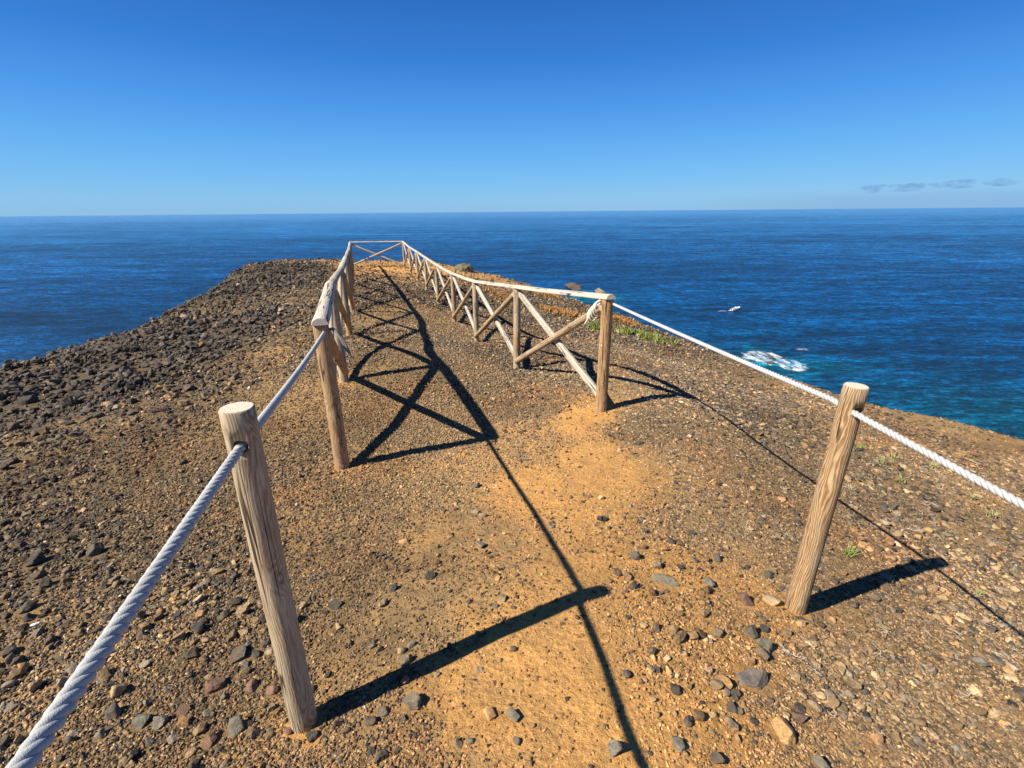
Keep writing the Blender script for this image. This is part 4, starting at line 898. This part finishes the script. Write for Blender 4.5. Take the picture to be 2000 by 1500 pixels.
# foam: thin sheets a few centimetres above the water
def foam(name, cx, cy, rx, ry, rot, mat, label, kind='stuff', lobes=None, n=44, z=.06):
    V = []; F = []; m = []
    for i in range(n + 1):
        for j in range(n + 1):
            u, v = (i / n) * 2 - 1, (j / n) * 2 - 1; X, Y = u * rx, v * ry
            V.append((X * math.cos(rot) - Y * math.sin(rot), X * math.sin(rot) + Y * math.cos(rot), .35 * max(0, mnoise.noise(Vector((X * .2, Y * .2, 1))))))
            mm = 0
            for (a, b2, ra, rb, k) in (lobes or [(0, 0, 1, 1, 1)]): mm = max(mm, k * max(0, 1 - ((u - a) / ra) ** 2 - ((v - b2) / rb) ** 2))
            m.append(min(1, mm * 1.25))
    for i in range(n):
        for j in range(n): a = i * (n + 1) + j; F.append((a, a + n + 1, a + n + 2, a + 1))
    o = mesh_obj(name, V, F, mat, smooth=True); o.location = (cx, cy, SZ + z); at = o.data.attributes.new('mask', 'FLOAT', 'POINT'); at.data.foreach_set('value', m)
    tag(o, label, 'foam', kind=kind); return o
F1 = make_foam_mat('surf_foam', 0.50, 0.30, (1, .55, 1), .5)
F2 = make_foam_mat('wake_foam', 0.30, 0.35, (.5, 1, 1), .25)
F3 = make_foam_mat('thin_foam', 0.50, 0.12, (.5, .8, 1), .2)
foam('sea_foam', 115, 201, 22, 34, -.45, F1, 'white surf breaking round the black rocks below the right rope', lobes=[(-.05, .25, .75, .62, 1.0), (.45, .0, .5, .45, 1.0), (.1, -.5, .6, .5, .55)])
foam('sea_foam', 65, 378, 17, 20, .2, F1, 'white surf between the rocks behind the right fence', lobes=[(.1, 0, .8, .6, .8), (-.7, .3, .35, .5, .9)])
foam('sea_foam', 143, 223, 12, 8, .1, F3, 'thin foam streak right of the surf', lobes=[(0, 0, 1, .8, .8)])
bx, by, ba = 154.5, 320.0, 0.17
foam('boat_wake', 145.5, 317.2, 12, 2.4, .25, F2, 'white wake trailing behind the speedboat', lobes=[(.55, 0, .45, .8, 1.0), (-.1, 0, .8, .45, .75)])

# ---------------------------------------------------------------- boats
MB_W = simple_mat('boat_white', (.85, .86, .86), .35, .5, .04); MB_D = simple_mat('boat_dark', (.05, .05, .06), .4); MB_R = simple_mat('boat_red', (.45, .08, .05), .6); MB_G = simple_mat('boat_glass', (.05, .09, .12), .1, .6, .02); MB_T = simple_mat('boat_deck', (.62, .58, .50), .7)
def hull_mesh(L, B, H):
    st = [(-.5, .86, .0), (-.3, 1, .0), (0, 1, .02), (.25, .86, .10), (.4, .55, .24), (.5, .05, .42)]; V = []; F = []
    for (t, w, rise) in st:
        hw = B / 2 * w; top = H * (1 + .35 * max(0, t + .1)); ch = .25 * H + rise * H
        V += [(t * L, 0, -.35 * H + rise * H), (t * L, hw * .72, ch * .6), (t * L, hw, top), (t * L, hw * .86, top), (t * L, hw * .82, top * .55), (t * L, -hw * .82, top * .55), (t * L, -hw * .86, top), (t * L, -hw, top), (t * L, -hw * .72, ch * .6)]
    for i in range(5):
        for k in range(9): k2 = (k + 1) % 9; F.append((i * 9 + k, i * 9 + k2, (i + 1) * 9 + k2, (i + 1) * 9 + k))
    F.append(tuple(range(9))[::-1]); F.append(tuple(45 + k for k in range(9))); return V, F
def box(cx, cy, cz, sx, sy, sz, tp=1.0):
    V = [(cx + sx / 2 * a * (1 if c < 0 else tp), cy + sy / 2 * b * (1 if c < 0 else tp), cz + sz / 2 * c) for c in (-1, 1) for a, b in ((-1, -1), (1, -1), (1, 1), (-1, 1))]
    return V, [(0, 3, 2, 1), (4, 5, 6, 7), (0, 1, 5, 4), (1, 2, 6, 5), (2, 3, 7, 6), (3, 0, 4, 7)]
def boat(loc, rz, L, label, trim=0.10):
    root = empty('motorboat', loc); root.rotation_euler = (0, -trim, rz); tag(root, label, 'boat')
    mesh_obj('hull', *hull_mesh(L, L * .34, L * .14), MB_W, root); H = L * .14
    mesh_obj('deck', *box(-.08 * L, 0, H * .62, L * .66, L * .24, H * .06), MB_T, root)
    c = mesh_obj('console', *box(-.02 * L, 0, H * 1.15, L * .13, L * .13, H * 1.1, .8), MB_W, root); mesh_obj('windshield', *box(.035 * L, 0, H * 1.95, L * .02, L * .12, H * .5, .8), MB_G, c)
    mesh_obj('seat', *box(-.16 * L, 0, H * .95, L * .08, L * .16, H * .6, .9), MB_R, root)
    e = mesh_obj('outboard_motor', *box(-.53 * L, 0, H * .9, L * .06, L * .08, H * .9, .75), MB_D, root)
    return root
boat((bx, by, SZ + .25), .45, 8.0, 'small white motorboat heading right with a wake behind it')
boat((1437, 3030, SZ + .6), .1, 14.0, 'tiny white boat far out near the horizon on the right', .02)

for g in GRAV_ME: bpy.data.meshes.remove(g)
